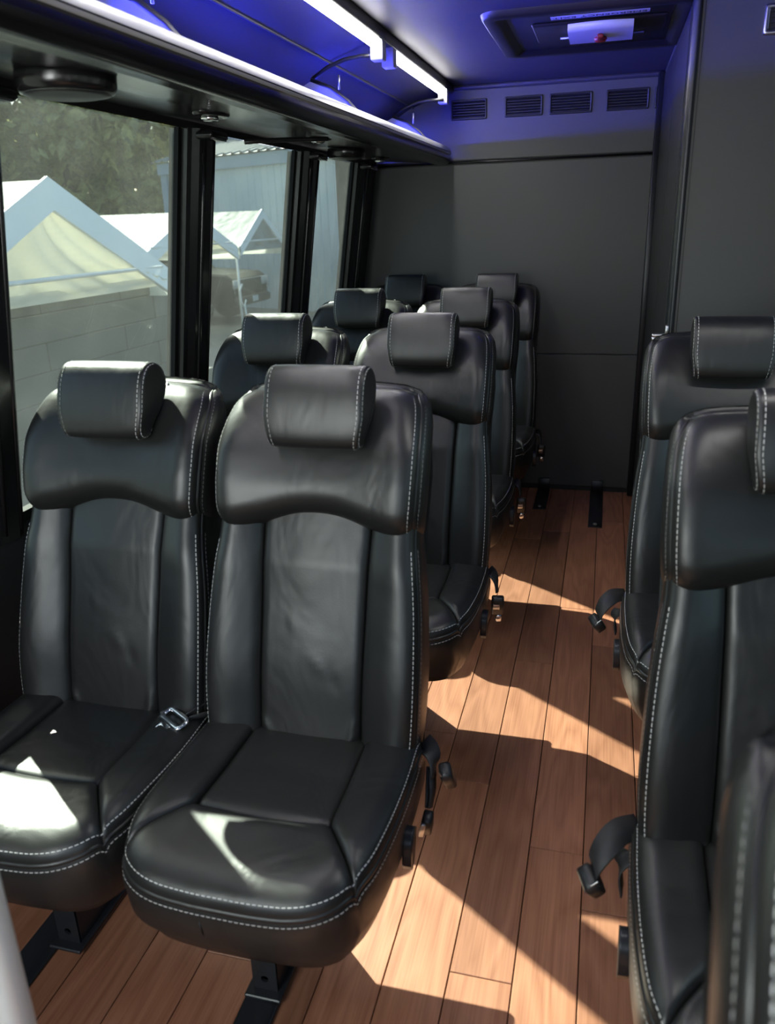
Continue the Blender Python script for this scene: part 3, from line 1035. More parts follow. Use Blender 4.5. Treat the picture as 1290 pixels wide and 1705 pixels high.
def build_backrest(parent):
    # gusset: rings around wings and bolster back to the shell, plus the rear shell
    mb = MB()
    strips = []
    for s, wg in ((1, wing_r), (-1, wing_l)):
        col = -1 if s > 0 else 0
        line = [(wg.P[j, col, 0], wg.P[j, col, 1], wg.D[j, col]) for j in range(wg.nv)]
        rows = [[bk(a + s * o, h, max(d - t, DBACK)) for a, h, d in line] for o, t in ((0, 0), (0.0025, 0.0015), (0.0025, 0.0055), (0.0012, 0.0065), (0.0015, 0.0075), (0.004, 0.02), (0.003, 0.05), (-0.004, 0.2))]
        mb.loft(rows if s > 0 else [r[::-1] for r in rows])
        strips.append(('low', s, line))
    line = [(bolster.P[j, 0, 0], bolster.P[j, 0, 1], bolster.D[j, 0]) for j in range(bolster.nv)]
    line += [(bolster.P[-1, i, 0], bolster.P[-1, i, 1], bolster.D[-1, i]) for i in range(1, bolster.nu)]
    line += [(bolster.P[j, -1, 0], bolster.P[j, -1, 1], bolster.D[j, -1]) for j in range(bolster.nv - 2, -1, -1)]
    L2 = np.array([(a, h) for a, h, d in line])
    tg = np.gradient(L2, axis=0)
    nr = np.stack([-tg[:, 1], tg[:, 0]], 1)
    nr /= np.linalg.norm(nr, axis=1)[:, None] + 1e-9
    rows = [[bk(a + n_[0] * o, h + n_[1] * o, max(d - t, DBACK)) for (a, h, d), n_ in zip(line, nr)] for o, t in
            ((0, 0), (0.003, 0.0015), (0.004, 0.0055), (0.0028, 0.0068), (0.004, 0.008), (0.0095, 0.020), (0.0125, 0.045), (0.010, 0.075), (-0.004, 0.2))]
    mb.loft([r[::-1] for r in rows])
    # rear shell
    hs = [0.0, 0.1, 0.25, 0.4, 0.5, 0.6, 0.7, 0.75]
    rr = []
    for h in hs:
        hw = (np.interp(h, [0, 0.47, 0.55, 0.65, 0.72, 0.75], [0.215, 0.203, 0.212, 0.213, 0.203, 0.185]))
        rr.append([bk(hw * t, h, DBACK - 0.012 * (1 - t * t)) for t in np.linspace(-1, 1, 9)])
    mb.loft([r[::-1] for r in rr])
    b = mb.build('backrest', LEATHER, parent)
    lumbar.mesh().build('lumbar_panel', LEATHER, b)
    wing_l.mesh().build('side_panel', LEATHER, b)
    wing_r.mesh().build('side_panel', LEATHER, b)
    bolster.mesh().build('shoulder_bolster', LEATHER, b)
    sm_ = MB()
    vs = np.linspace(0.0, 1.0, 60)
    for s, wg in ((1, wing_r), (-1, wing_l)):
        uu = 1 - 0.055 if s > 0 else 0.055
        vv = np.linspace(0.02, 0.86, 70)
        fr_ = [wg.pt(uu, v, 0.0006) for v in vv]
        dashes(sm_, fr_, np.array([s * 0.5, -0.85, 0.2]))
        fr2 = []
        for v in vv:
            j = np.interp(v, wg.vs, np.arange(wg.nv))
            col = -1 if s > 0 else 0
            a = np.interp(j, np.arange(wg.nv), wg.P[:, col, 0]); h = np.interp(j, np.arange(wg.nv), wg.P[:, col, 1]); d = np.interp(j, np.arange(wg.nv), wg.D[:, col])
            fr2.append(bk(a + s * 0.0026, h, d - 0.013))
        dashes(sm_, fr2, np.array([s, -0.1, 0]))
        uu = 1 - 0.018 if s > 0 else 0.018
        vv = np.linspace(0.04, 1.0, 50)
        dashes(sm_, [bolster.pt(uu, v, 0.0006) for v in vv], np.array([s * 0.6, -0.75, 0.2]))
        fr2 = []
        for v in vv:
            j = np.interp(v, bolster.vs, np.arange(bolster.nv))
            col = -1 if s > 0 else 0
            a = np.interp(j, np.arange(bolster.nv), bolster.P[:, col, 0]); h = np.interp(j, np.arange(bolster.nv), bolster.P[:, col, 1]); d = np.interp(j, np.arange(bolster.nv), bolster.D[:, col])
            fr2.append(bk(a + s * 0.0066, h + 0.001 * (v > .9), d - 0.0125))
        dashes(sm_, fr2, np.array([s, -0.15, 0.1]))
    sto = sm_.build('stitching', THREAD, b)
    sto['kind'] = 'stuff'
    sto['label'] = 'pale double stitching'
    return b


# ---- cushion
Z0 = 0.458


def depth_cu(a, b):
    return Z0 + 0.024 - 0.06 * np.clip(-0.25 - b, 0, 1) ** 1.2 + 0.010 * np.clip((np.abs(a) - 0.10) / 0.1, 0, 1) + 0.008 * np.clip((-0.15 - b) / 0.15, 0, 1)


insert = Patch([(-0.128, -0.268), (0, -0.276), (0.128, -0.268)], [(0.128, -0.268), (0.124, -0.12), (0.120, 0.02)], [(-0.12, 0.02), (0.12, 0.02)], [(-0.128, -0.268), (-0.124, -0.12), (-0.120, 0.02)],
               lambda a, b: depth_cu(a, b) - 0.004, dict(L=(0.013, 0.024), R=(0.013, 0.024), B=(0.014, 0.022), T=(0.02, 0.05)), cu, 22, 22)
jl = (-0.2035, -0.375)


def cush_side(s):
    outer = [(s * 0.2035, -0.375), (s * 0.221, -0.32), (s * 0.2285, -0.24), (s * 0.2305, -0.15), (s * 0.230, -0.08), (s * 0.226, 0.02)]
    inner = [(s * 0.128, -0.268), (s * 0.124, -0.12), (s * 0.120, 0.02)]
    bot = [(s * 0.128, -0.268), (s * 0.150, -0.300), (s * 0.182, -0.345), (s * 0.2035, -0.375)]
    top = [(s * 0.12, 0.02), (s * 0.226, 0.02)]
    f_ = lambda a, b: depth_cu(a, b) + 0.006
    if s > 0:
        return Patch(bot, outer, top, inner, f_, dict(L=(0.014, 0.026), R=(0.036, 0.055), B=(0.013, 0.022), T=(0.02, 0.05)), cu, 18, 24)
    return Patch(bot[::-1], inner, top[::-1], outer, f_, dict(R=(0.014, 0.026), L=(0.036, 0.055), B=(0.013, 0.022), T=(0.02, 0.05)), cu, 18, 24)


cs_r, cs_l = cush_side(1), cush_side(-1)
front = Patch([(-0.2035, -0.375), (-0.182, -0.410), (-0.137, -0.436), (-0.06, -0.445), (0.0, -0.446), (0.06, -0.445), (0.137, -0.436), (0.182, -0.410), (0.2035, -0.375)],
              [(0.2035, -0.375), (0.182, -0.345), (0.150, -0.300), (0.128, -0.268)],
              [(-0.128, -0.268), (0, -0.276), (0.128, -0.268)],
              [(-0.2035, -0.375), (-0.182, -0.345), (-0.150, -0.300), (-0.128, -0.268)],
              lambda a, b: depth_cu(a, b) + 0.006, dict(B=(0.036, 0.060), T=(0.014, 0.022), L=(0.013, 0.022), R=(0.013, 0.022)), cu, 34, 20)


def seam_ring():
    """outer cushion seam, from back left round the front to back right"""
    pts = [(cs_l.P[j, 0], cs_l.D[j, 0]) for j in range(cs_l.nv - 1, -1, -1)]
    pts += [(front.P[0, i], front.D[0, i]) for i in range(1, front.nu)]
    pts += [(cs_r.P[j, -1], cs_r.D[j, -1]) for j in range(1, cs_r.nv)]
    return np.array([(p[0], p[1], d) for p, d in pts])


RING = seam_ring()
tg = np.gradient(RING[:, :2], axis=0)
RN = np.stack([tg[:, 1], -tg[:, 0]], 1)
RN /= np.linalg.norm(RN, axis=1)[:, None] + 1e-9
RN[0] = (-1, 0)
RN[-1] = (1, 0)


def ring_at(o, z=None, dz=0.0):
    r = RING.copy()
    r[:, :2] += RN * o
    r[:, 2] = r[:, 2] + dz if z is None else z
    return r


def build_cushion(parent):
    mb = MB()
    low = RING.copy()
    low[:, :2] += RN * -0.022
    front_pull = np.clip((-0.25 - RING[:, 1]) / 0.2, 0, 1)
    low[:, 1] += 0.020 * front_pull
    mid = RING.copy()
    mid[:, :2] += RN * 0.003
    mid[:, 1] += 0.006 * front_pull
    rows = [ring_at(0, dz=0), ring_at(0.003, dz=-0.002), ring_at(0.003, dz=-0.006), ring_at(0.0012, dz=-0.0075), ring_at(0.002, dz=-0.009), ring_at(0.006, dz=-0.03)]
    m2 = mid.copy(); m2[:, 2] = 0.372
    m3 = low.copy(); m3[:, 2] = 0.325; m3[:, :2] += RN * 0.008
    m4 = low.copy(); m4[:, 2] = 0.308
    m5 = low.copy(); m5[:, 2] = 0.305; m5[:, :2] += RN * -0.02
    rows += [m2, m3, m4, m5]
    mb.loft(rows)
    n = len(m5)
    mb.add(list(m5), [tuple(range(n - 1, -1, -1))])
    c = mb.build('cushion', LEATHER, parent)
    insert.mesh().build('center_panel', LEATHER, c)
    front.mesh().build('front_panel', LEATHER, c)
    cs_l.mesh().build('side_panel', LEATHER, c)
    cs_r.mesh().build('side_panel', LEATHER, c)
    s = MB()
    li = [cs_l.pt(0.045, v, 0.0006) for v in np.linspace(1, 0, 40)] + [front.pt(u, 0.035, 0.0006) for u in np.linspace(0.02, 0.98, 70)] + [cs_r.pt(1 - 0.045, v, 0.0006) for v in np.linspace(0, 1, 40)]
    P = np.array(li)
    dashes(s, P, np.c_[np.interp(np.linspace(0, 1, len(P)), np.linspace(0, 1, len(RN)), RN[:, 0]), np.interp(np.linspace(0, 1, len(P)), np.linspace(0, 1, len(RN)), RN[:, 1]), np.ones(len(P))])
    dashes(s, ring_at(0.0042, dz=-0.014), np.c_[RN, np.full(len(RN), 0.2)])
    so_ = s.build('stitching', THREAD, c)
    so_['kind'] = 'stuff'
    so_['label'] = 'pale double stitching'
    # seam line down the middle of the skirt
    t = MB()
    t.tube([(-0.03, -0.452, 0.425), (-0.03, -0.450, 0.40), (-0.03, -0.436, 0.37), (-0.03, -0.415, 0.345)], 0.0016, 5)
    t.build('skirt_seam', BLACK_PLASTIC, c)
    MB().box((-0.18, -0.34, 0.285), (0.18, 0.06, 0.312), 0.01).build('seat_pan', BLACK_METAL, parent)
    return c


# ---- headrest
HP = [(0.0500, 0.6560), (0.0700, 0.6520), (0.0840, 0.6600), (0.0900, 0.6780), (0.0920, 0.7100), (0.0905, 0.7450), (0.0850, 0.7750), (0.0730, 0.7960), (0.0520, 0.8070), (0.0260, 0.8070), (0.0040, 0.7960), (-0.0080, 0.7760), (-0.0060, 0.7520), (0.0080, 0.7250), (0.0260, 0.7000), (0.0400, 0.6760)]


def build_headrest(parent):
    P = spline(HP + [HP[0]], 49)[:-1]
    cen = P.mean(0)
    hw = 0.094
    xs = [(-hw - 0.004, 0.80), (-hw - 0.003, 0.93), (-hw - 0.0005, 0.985), (-hw + 0.004, 1.0), (-hw + 0.03, 1.012), (0, 1.018), (hw - 0.03, 1.012), (hw - 0.004, 1.0), (hw + 0.0005, 0.985), (hw + 0.003, 0.93), (hw + 0.004, 0.80)]

    def widen(h):
        return 1.0 - 0.10 * np.clip((0.71 - h) / 0.06, 0, 1)      # narrower at the bottom corners
    rows = []
    for x, k in xs:
        q = cen + (P - cen) * k
        rows.append([bk(x * widen(h), h, d) for d, h in q])
    mb = MB()
    mb.loft(rows, True, True)
    h_ = mb.build('headrest', LEATHER, parent)
    s = MB()
    for sg in (-1, 1):
        sel = P
        for xo, k in ((hw - 0.0065, 1.008), (hw + 0.0032, 0.945)):
            q = cen + (P - cen) * k
            q = np.vstack([q[-2:], q[:26]])
            pts = [bk(sg * xo * widen(h), h, d) for d, h in q]
            nr = [BN * (d - cen[0]) * 10 + BU * (h - cen[1]) * 10 + np.array([sg * (0.3 if k > 1 else 1.0), 0, 0]) for d, h in q]
            dashes(s, pts, nr)
    so_ = s.build('stitching', THREAD, h_)
    so_['kind'] = 'stuff'
    so_['label'] = 'pale double stitching'
    for sg in (-1, 1):
        t = MB()
        t.tube([bk(sg * 0.075, 0.70, -0.012), bk(sg * 0.078, 0.745, -0.028), bk(sg * 0.082, 0.766, -0.034), bk(sg * 0.084, 0.74, -0.062)], 0.0045, 8)
        t.build('headrest_post', SATIN_STEEL, h_)
    return h_


def ribbon(mb, pts, wdir, w, th=0.0016):
    P = spline(pts, 16)
    wd = np.array(wdir, float)
    wd /= np.linalg.norm(wd)
    rows = []
    for i in range(len(P)):
        t = P[min(i + 1, len(P) - 1)] - P[max(i - 1, 0)]
        t /= np.linalg.norm(t) + 1e-9
        side = wd - t * (wd @ t)
        side /= np.linalg.norm(side) + 1e-9
        nn = np.cross(t, side)
        rows.append([P[i] + side * w / 2 + nn * th, P[i] - side * w / 2 + nn * th, P[i] - side * w / 2 - nn * th, P[i] + side * w / 2 - nn * th])
    mb.loft(rows, True, True)


def rot_box(size, loc, rot, bev):
    mb = MB().box((-size[0] / 2, -size[1] / 2, -size[2] / 2), (size[0] / 2, size[1] / 2, size[2] / 2), bev)
    M = Matrix.Translation(loc) @ Matrix.Rotation(rot[2], 4, 'Z') @ Matrix.Rotation(rot[1], 4, 'Y') @ Matrix.Rotation(rot[0], 4, 'X')
    mb.v = [tuple(M @ Vector(p)) for p in mb.v]
    return mb


def build_belt(parent, kind, s):
    """kind: 'tongue' cover and hanging buckle, 'buckle' only, 'plate' tongue between the pair, 'loop' webbing; s: side of the seat (+1 right)"""
    mb = MB()
    if kind == 'tongue':
        ribbon(mb, [(s * 0.222, 0.05, 0.445), (s * 0.240, 0.02, 0.452), (s * 0.252, -0.005, 0.443), (s * 0.256, -0.02, 0.415)], (0, 1, 0.2), 0.038)
        ribbon(mb, [(s * 0.252, -0.012, 0.425), (s * 0.257, -0.035, 0.395), (s * 0.255, -0.05, 0.365)], (0.3, 1, 0.3), 0.018)
        ribbon(mb, [(s * 0.244, -0.002, 0.425), (s * 0.248, -0.030, 0.395), (s * 0.250, -0.05, 0.365)], (0.3, 1, 0.3), 0.014)
        b = mb.build('seat_belt', WEBBING, parent)
        rot_box((0.024, 0.034, 0.062), (s * 0.283, -0.012, 0.418), (0.5, -0.25 * s, 0.2), 0.006).build('belt_tongue', BLACK_PLASTIC, b)
        e = rot_box((0.003, 0.003, 0.056), (s * 0.276, -0.031, 0.424), (0.5, -0.25 * s, 0.2), 0.001).build('tongue_edge', SATIN_STEEL, b)
        rot_box((0.020, 0.030, 0.052), (s * 0.252, -0.062, 0.340), (0.35, 0.1 * s, 0.0), 0.005).build('belt_buckle', BLACK_PLASTIC, b)
        q = rot_box((0.010, 0.006, 0.046), (s * 0.245, -0.081, 0.336), (0.35, 0.1 * s, 0.3), 0.002).build('buckle_face', SATIN_STEEL, b)
    elif kind == 'buckle':
        ribbon(mb, [(s * 0.222, 0.04, 0.445), (s * 0.238, 0.0, 0.450), (s * 0.252, -0.02, 0.435), (s * 0.258, -0.03, 0.405)], (0, 1, 0.2), 0.034)
        b = mb.build('seat_belt', WEBBING, parent)
        rot_box((0.036, 0.024, 0.070), (s * 0.262, -0.046, 0.372), (0.35, 0, 0.15), 0.006).build('belt_buckle', BLACK_PLASTIC, b)
        rot_box((0.020, 0.004, 0.022), (s * 0.260, -0.060, 0.372), (0.35, 0, 0.15), 0.003).build('buckle_button', SATIN_STEEL, b)
        rot_box((0.018, 0.012, 0.03), (s * 0.264, -0.035, 0.325), (0.35, 0, 0.15), 0.004).build('belt_tongue', CHROME, b)
    elif kind == 'plate':
        ribbon(mb, [(s * 0.236, 0.05, 0.47), (s * 0.222, 0.02, 0.492), (s * 0.205, -0.02, 0.496), (s * 0.188, -0.05, 0.494)], (0.7, 0.2, 0.5), 0.040)
        ribbon(mb, [(s * 0.245, 0.04, 0.45), (s * 0.236, 0.0, 0.478), (s * 0.222, -0.03, 0.486), (s * 0.200, -0.055, 0.488)], (0.7, 0.2, 0.5), 0.040)
        b = mb.build('seat_belt', WEBBING, parent)
        # slotted steel tongue plate
        pl = MB()
        M = Matrix.Translation((s * 0.176, -0.068, 0.500)) @ Matrix.Rotation(-0.55 * s, 4, 'Z') @ Matrix.Rotation(0.25, 4, 'X')
        out = rrect(-0.030, -0.014, 0.030, 0.014, 0.010, 0.0, 4)
        inn = rrect(-0.022, -0.004, 0.022, 0.007, 0.003, 0.0, 4)
        n = len(out)
        rows = [[(p[0], p[1], -0.002) for p in inn], [(p[0], p[1], -0.002) for p in out], [(p[0], p[1], 0.002) for p in out], [(p[0], p[1], 0.002) for p in inn], [(p[0], p[1], -0.002) for p in inn]]
        pl.loft(rows, True)
        tp_o = [(-0.012, -0.012), (0.012, -0.012), (0.011, -0.036), (0.006, -0.042), (-0.006, -0.042), (-0.011, -0.036)]
        tp_i = [(-0.007, -0.020), (0.007, -0.020), (0.006, -0.030), (0.004, -0.032), (-0.004, -0.032), (-0.006, -0.030)]
        pl.loft([[(x, y, z) for x, y in q] for q, z in ((tp_i, -0.0015), (tp_o, -0.0015), (tp_o, 0.0015), (tp_i, 0.0015), (tp_i, -0.0015))], True)
        pl.v = [tuple(M @ (Vector(p) * 1.35)) for p in pl.v]
        pl.build('belt_tongue', CHROME, b)
    elif kind == 'loop':
        ribbon(mb, [(s * 0.215, 0.03, 0.450), (s * 0.250, -0.005, 0.462), (s * 0.275, -0.04, 0.452), (s * 0.290, -0.055, 0.425), (s * 0.285, -0.05, 0.40)], (0.25 * s, 1, 0.35), 0.045)
        ribbon(mb, [(s * 0.232, 0.00, 0.42), (s * 0.246, -0.02, 0.40), (s * 0.240, -0.03, 0.36)], (0, 1, 0.3), 0.045)
        b = mb.build('seat_belt', WEBBING, parent)
        rot_box((0.026, 0.046, 0.040), (s * 0.293, -0.066, 0.405), (0.3, 0.7 * s, 0.2), 0.006).build('belt_buckle', BLACK_PLASTIC, b)
        rot_box((0.016, 0.003, 0.004), (s * 0.288, -0.088, 0.420), (0.3, 0.7 * s, 0.2), 0.001).build('buckle_edge', SATIN_STEEL, b)
    return b


def build_seat(name, belt, bs, lever, head=0.0):
    """belt kind, belt side, lever side"""
    t = empty(name)
    build_cushion(t)
    build_backrest(t)
    build_headrest(t).location = (head, 0, 0)
    build_belt(t, belt, bs)
    if lever:
        lv = MB()
        s = lever
        pts = [(-0.030, 0.0), (-0.006, 0.008), (0.012, 0.02), (0.016, 0.045), (0.008, 0.052), (-0.020, 0.050), (-0.034, 0.02)]
        # a flat curved paddle hanging beside the cushion
        prof2 = [(-0.175, 0.405), (-0.152, 0.408), (-0.138, 0.395), (-0.146, 0.36), (-0.162, 0.335), (-0.178, 0.330), (-0.186, 0.345), (-0.186, 0.385)]
        lv.loft([[(s * x, y, z) for y, z in prof2] for x in (0.231, 0.235, 0.246, 0.248)], True, True)
        lv.tube([(s * 0.195, -0.162, 0.385), (s * 0.246, -0.162, 0.385)], 0.010, 10)
        lv.build('recline_lever', BLACK_METAL, t)
    # steel legs with bolt holes, and the seat's cross rail
    for s in (-1,):
        lg = MB()
        x0 = -0.045
        w2 = 0.026
        # plate facing forwards, two bolt holes
        cells = [(0.0, 0.09, True), (0.09, 0.14, False), (0.14, 0.22, True), (0.22, 0.288, False)]
        y = -0.235
        for za, zb, hole in cells:
            if hole:
                outer = [(x0 - w2 + 2 * w2 * i / 3, za) for i in range(3)] + [(x0 + w2, za + (zb - za) * i / 3) for i in range(3)] + [(x0 + w2 - 2 * w2 * i / 3, zb) for i in range(3)] + [(x0 - w2, zb - (zb - za) * i / 3) for i in range(3)]
                cz = (za + zb) / 2
                inner = []
                for (px, pz) in outer:
                    a = math.atan2(pz - cz, px - x0)
                    inner.append((x0 + 0.0085 * math.cos(a), cz + 0.0085 * math.sin(a)))
                lg.loft([[(px, y, pz) for px, pz in outer], [(px, y, pz) for px, pz in inner], [(px, y + 0.006, pz) for px, pz in inner]], True)
            else:
                lg.add([(x0 - w2, y, za), (x0 + w2, y, za), (x0 + w2, y, zb), (x0 - w2, y, zb)], [(0, 1, 2, 3)])
        lg.box((x0 - w2, y + 0.0061, 0.0), (x0 - w2 + 0.006, y + 0.23, 0.288))
        lg.box((x0 + w2 - 0.006, y + 0.0061, 0.0), (x0 + w2, y + 0.23, 0.288))
        lg.box((x0 - w2, y + 0.22, 0.0), (x0 + w2, y + 0.23, 0.288))
        lg.box((x0 - w2 - 0.012, y - 0.02, 0.010), (x0 + w2 + 0.012, y + 0.26, 0.018), 0.002)
        lg.build('leg', BLACK_METAL, t, smooth=False)
    return t


def kids(o):
    return [c for c in bpy.data.objects if c.parent == o]


def copy_tree(o):
    allo = list(bpy.data.objects)
    ch = {}
    for c in allo:
        if c.parent is not None:
            ch.setdefault(c.parent.name, []).append(c)

    def rec(q, par):
        c = q.copy()
        C.objects.link(c)
        if par is not None:
            c.parent = par
        for k in ch.get(q.name, []):
            rec(k, c)
        return c
    return rec(o, None)


def place(o, x, y, label, group, rz=0.0):
    o.location = (x, y, 0)
    o.rotation_euler = (0, 0, rz)
    tag(o, label, 'seat', group)
    return o


JY = 1.297
ROWS = [0.0, 0.885, 1.775, 2.59]
XA, XW = -0.528, -0.985
aisle0 = build_seat('bus_seat', 'tongue', 1, 1, 0.014)
place(aisle0, XA, JY, 'large black leather aisle seat in left front row, whole seat in view', 'left aisle seats')
aisle1 = build_seat('bus_seat', 'buckle', 1, 1, 0.012)
place(aisle1, XA + 0.012, JY + ROWS[1], 'black leather aisle seat in second left row, directly behind the front aisle seat', 'left aisle seats')
a2 = copy_tree(aisle1)
place(a2, XA - 0.008, JY + ROWS[2], 'black leather aisle seat in third left row, two behind the front aisle seat', 'left aisle seats')
a3 = copy_tree(aisle1)
place(a3, XA + 0.008, JY + ROWS[3], 'rearmost black leather aisle seat, against the charcoal back wall', 'left aisle seats')
win0 = build_seat('bus_seat', 'plate', 1, 0, 0.014)
place(win0, XW, JY + 0.01, 'black leather window seat in left front row with sunlit cushion front', 'left window seats')
for i, lab in ((1, 'black leather window seat in second left row, its right shoulder sunlit'), (2, 'black leather window seat in third left row, dark headrest below last window'),
               (3, 'rearmost black leather window seat, in shadow in the back left corner')):
    w_ = copy_tree(win0)
    place(w_, XW + 0.01, JY + ROWS[i], lab, 'left window seats')
XRS = 0.328
right0 = build_seat('bus_seat', 'loop', -1, -1, -0.004)
place(right0, XRS, JY - 0.143, 'black leather seat right of the aisle, in front of another right seat', 'right aisle seats')
r1 = copy_tree(right0)
place(r1, XRS - 0.004, JY + 0.785, 'black leather seat right of aisle nearest the partition, silver latch beside it', 'right aisle seats')
r2 = copy_tree(right0)
place(r2, XRS - 0.022, JY - 1.06, 'nearest right seat, blurred edge of its backrest at lower right', 'right aisle seats')

# floor tracks that the seats bolt to
for x, y0_, y1_, lab in ((-0.575, -1.2, 4.25, 'black steel floor track under the left aisle seats'), (-1.09, -1.2, 4.25, 'black steel floor track under the left window seats'), (0.36, -1.2, 2.7, 'black steel floor track under the right seats')):
    o = MB().box((-0.036, y0_, 0.0), (0.036, y1_, 0.010), 0.003).build('floor_track', BLACK_METAL, loc=(x, 0, 0))
    tag(o, lab, 'track', 'seat floor tracks')

# two dark foot brackets of the back panel on the floor
for x, y0_, lab in ((-0.27, 4.02, 'dark floor bracket under the back wall, left of the two'), (0.018, 3.80, 'dark floor bracket under the back wall, right of the two')):
    r = empty('floor_bracket', (x, 4.36, 0))
    tag(r, lab, 'bracket', 'floor brackets at the back wall')
    MB().box((-0.034, y0_ - 4.36, 0), (0.034, 0.0, 0.006), 0.002).build('foot_plate', BLACK_METAL, r)
    MB().box((-0.030, -0.012, 0), (0.030, 0.0, 0.07), 0.002).build('upright', BLACK_METAL, r)
    MB().lathe([(0.0001, 0.006), (0.010, 0.006), (0.010, 0.012), (0.0001, 0.013)], (0, y0_ - 4.36 + 0.03, 0), (0, 0, 1), 10).build('bolt', SATIN_STEEL, r)

# grab pole by the entrance
POLE_GREY = plain('pale_grey_pole_coat', (0.62, 0.63, 0.61), 0.32)
gp = empty('grab_pole', (-0.574, 0.50, 0))
tag(gp, 'vertical pale grey grab pole, blurred at the lower left corner', 'pole')
MB().tube([(0, 0, 0.004), (0, 0, 1.99)], 0.0185, 20).build('tube', POLE_GREY, gp)
MB().lathe([(0.001, 0.0), (0.042, 0.0), (0.042, 0.005), (0.030, 0.010), (0.020, 0.022), (0.019, 0.03)], (0, 0, 0), (0, 0, 1), 24).build('flange', SATIN_STEEL, gp)

# ---------------------------------------------------------------- outside
GZ = -0.70


def asphalt():
    mt, nt, b = new_mat('asphalt')
    n = nt.nodes.new('ShaderNodeTexNoise'); n.inputs['Scale'].default_value = 3.0; n.inputs['Detail'].default_value = 8
    cr = nt.nodes.new('ShaderNodeValToRGB')
    cr.color_ramp.elements[0].color = (0.07, 0.07, 0.068, 1)
    cr.color_ramp.elements[1].color = (0.15, 0.148, 0.14, 1)
    tc = nt.nodes.new('ShaderNodeTexCoord')
    nt.links.new(tc.outputs['Object'], n.inputs['Vector']); nt.links.new(n.outputs[0], cr.inputs[0]); nt.links.new(cr.outputs[0], b.inputs['Base Color'])
    b.inputs['Roughness'].default_value = 0.85
    return mt


gr = MB().box((-70, -40, GZ - 0.2), (40, 90, GZ)).build('ground', asphalt(), smooth=False)
tag(gr, 'grey asphalt yard outside the left windows', kind='structure')

CLOTH = cloth_mat('white_tarp', (0.42, 0.44, 0.41), (0.85, 0.86, 0.78))
CLOTH_G = cloth_mat('backlit_cream_tarp', (0.80, 0.76, 0.64), (0.92, 0.86, 0.70))  # white cloth; the cream of light shining through is put into its colour
GABLE_SHADE = plain('gable_shade_grey', (0.30, 0.33, 0.33), 0.7)  # grey sheet painted as the dim inside of the farthest tent's open gable
TRIM_C = plain('tarp_edge', (0.80, 0.84, 0.86), 0.6, bump=(2.0, 0.3, 0.05))  # white cloth in shade, the sky's blue tint painted in
POLE_M = plain('white_pole', (0.70, 0.72, 0.72), 0.4)


def tent(label, x, yp, half, zp, ze, length, gable=True, closed_col=None, legs=(1, 1), gcol=None):
    """canopy whose gable faces the bus at x; ridge runs away from the bus"""
    r = empty('canopy_tent', (x, yp, GZ))
    tag(r, label, 'tent', 'white car canopies outside')
    zp -= GZ
    ze -= GZ
    xs = np.linspace(0, -length, 9)
    for s, nm in ((-1, 'roof_panel'), (1, 'roof_panel')):
        mb = MB()
        ts = np.linspace(0, 1, 8)
        rows = []
        for i, xx in enumerate(xs):
            sag = 0.03 * (i % 2)
            rows.append([(xx, s * half * t, zp + (ze - zp) * t - 0.10 * math.sin(math.pi * t) * (0.35 + 0.65 * (i % 2)) - 0.01) for t in ts])
        mb.loft(rows if s > 0 else [q[::-1] for q in rows])
        mb.build(nm, CLOTH, r)
        # eave flap
        ev = MB()
        ev.loft([[(xx, s * half, ze) for xx in xs], [(xx, s * (half + 0.02), ze - 0.12 - 0.03 * (i % 2)) for i, xx in enumerate(xs)], [(xx, s * (half + 0.01), ze - 0.24) for i, xx in enumerate(xs)]])
        ev.build('eave_flap', CLOTH, r)
    # sloped edge bands at the gable
    for s in (-1, 1):
        mb = MB()
        w = 0.13 * half
        a, b = (0.03, 0, zp + 0.02), (0.03, s * half, ze + 0.02)
        mb.loft([[(0.03, 0, zp + 0.02), (0.03, s * half * 1.01, ze + 0.02)], [(0.045, 0, zp - w), (0.045, s * half * 1.01, ze - w)], [(0.0, 0, zp - w), (0.0, s * half, ze - w)], [(0.0, 0, zp + 0.02), (0.0, s * half * 1.01, ze + 0.02)], [(0.03, 0, zp + 0.02), (0.03, s * half * 1.01, ze + 0.02)]])
        mb.build('edge_band', TRIM_C, r, smooth=False)
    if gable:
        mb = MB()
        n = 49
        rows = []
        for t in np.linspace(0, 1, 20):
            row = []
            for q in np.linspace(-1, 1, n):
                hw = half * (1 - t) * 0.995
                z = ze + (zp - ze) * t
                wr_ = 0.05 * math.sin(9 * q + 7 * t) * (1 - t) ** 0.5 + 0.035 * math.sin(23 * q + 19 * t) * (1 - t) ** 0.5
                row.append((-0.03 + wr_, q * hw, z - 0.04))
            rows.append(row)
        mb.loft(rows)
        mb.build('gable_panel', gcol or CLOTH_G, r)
        v = MB()
        v.loft([[(-0.02 + 0.012 * math.sin(9 * q), q * half, ze + 0.0) for q in np.linspace(-1, 1, 30)], [(0.0 + 0.02 * math.sin(11 * q), q * half, ze - 0.05) for q in np.linspace(-1, 1, 30)], [(0.0, q * half, ze - 0.10) for q in np.linspace(-1, 1, 30)]])
        v.build('valance', gcol or CLOTH_G, r)
        p = MB()
        p.tube([(0.02, -half * 0.88, ze + 0.11), (0.02, half * 0.88, ze + 0.11)], 0.022, 8)
        p.build('cross_pole', POLE_M, r)
    for s, on in zip((-1, 1), legs):
        if on:
            for xx in (0.0, -length):
                p = MB()
                p.tube([(xx, s * half, 0), (xx, s * half, ze)], 0.03, 8)
                p.build('leg', POLE_M, r)
    return r


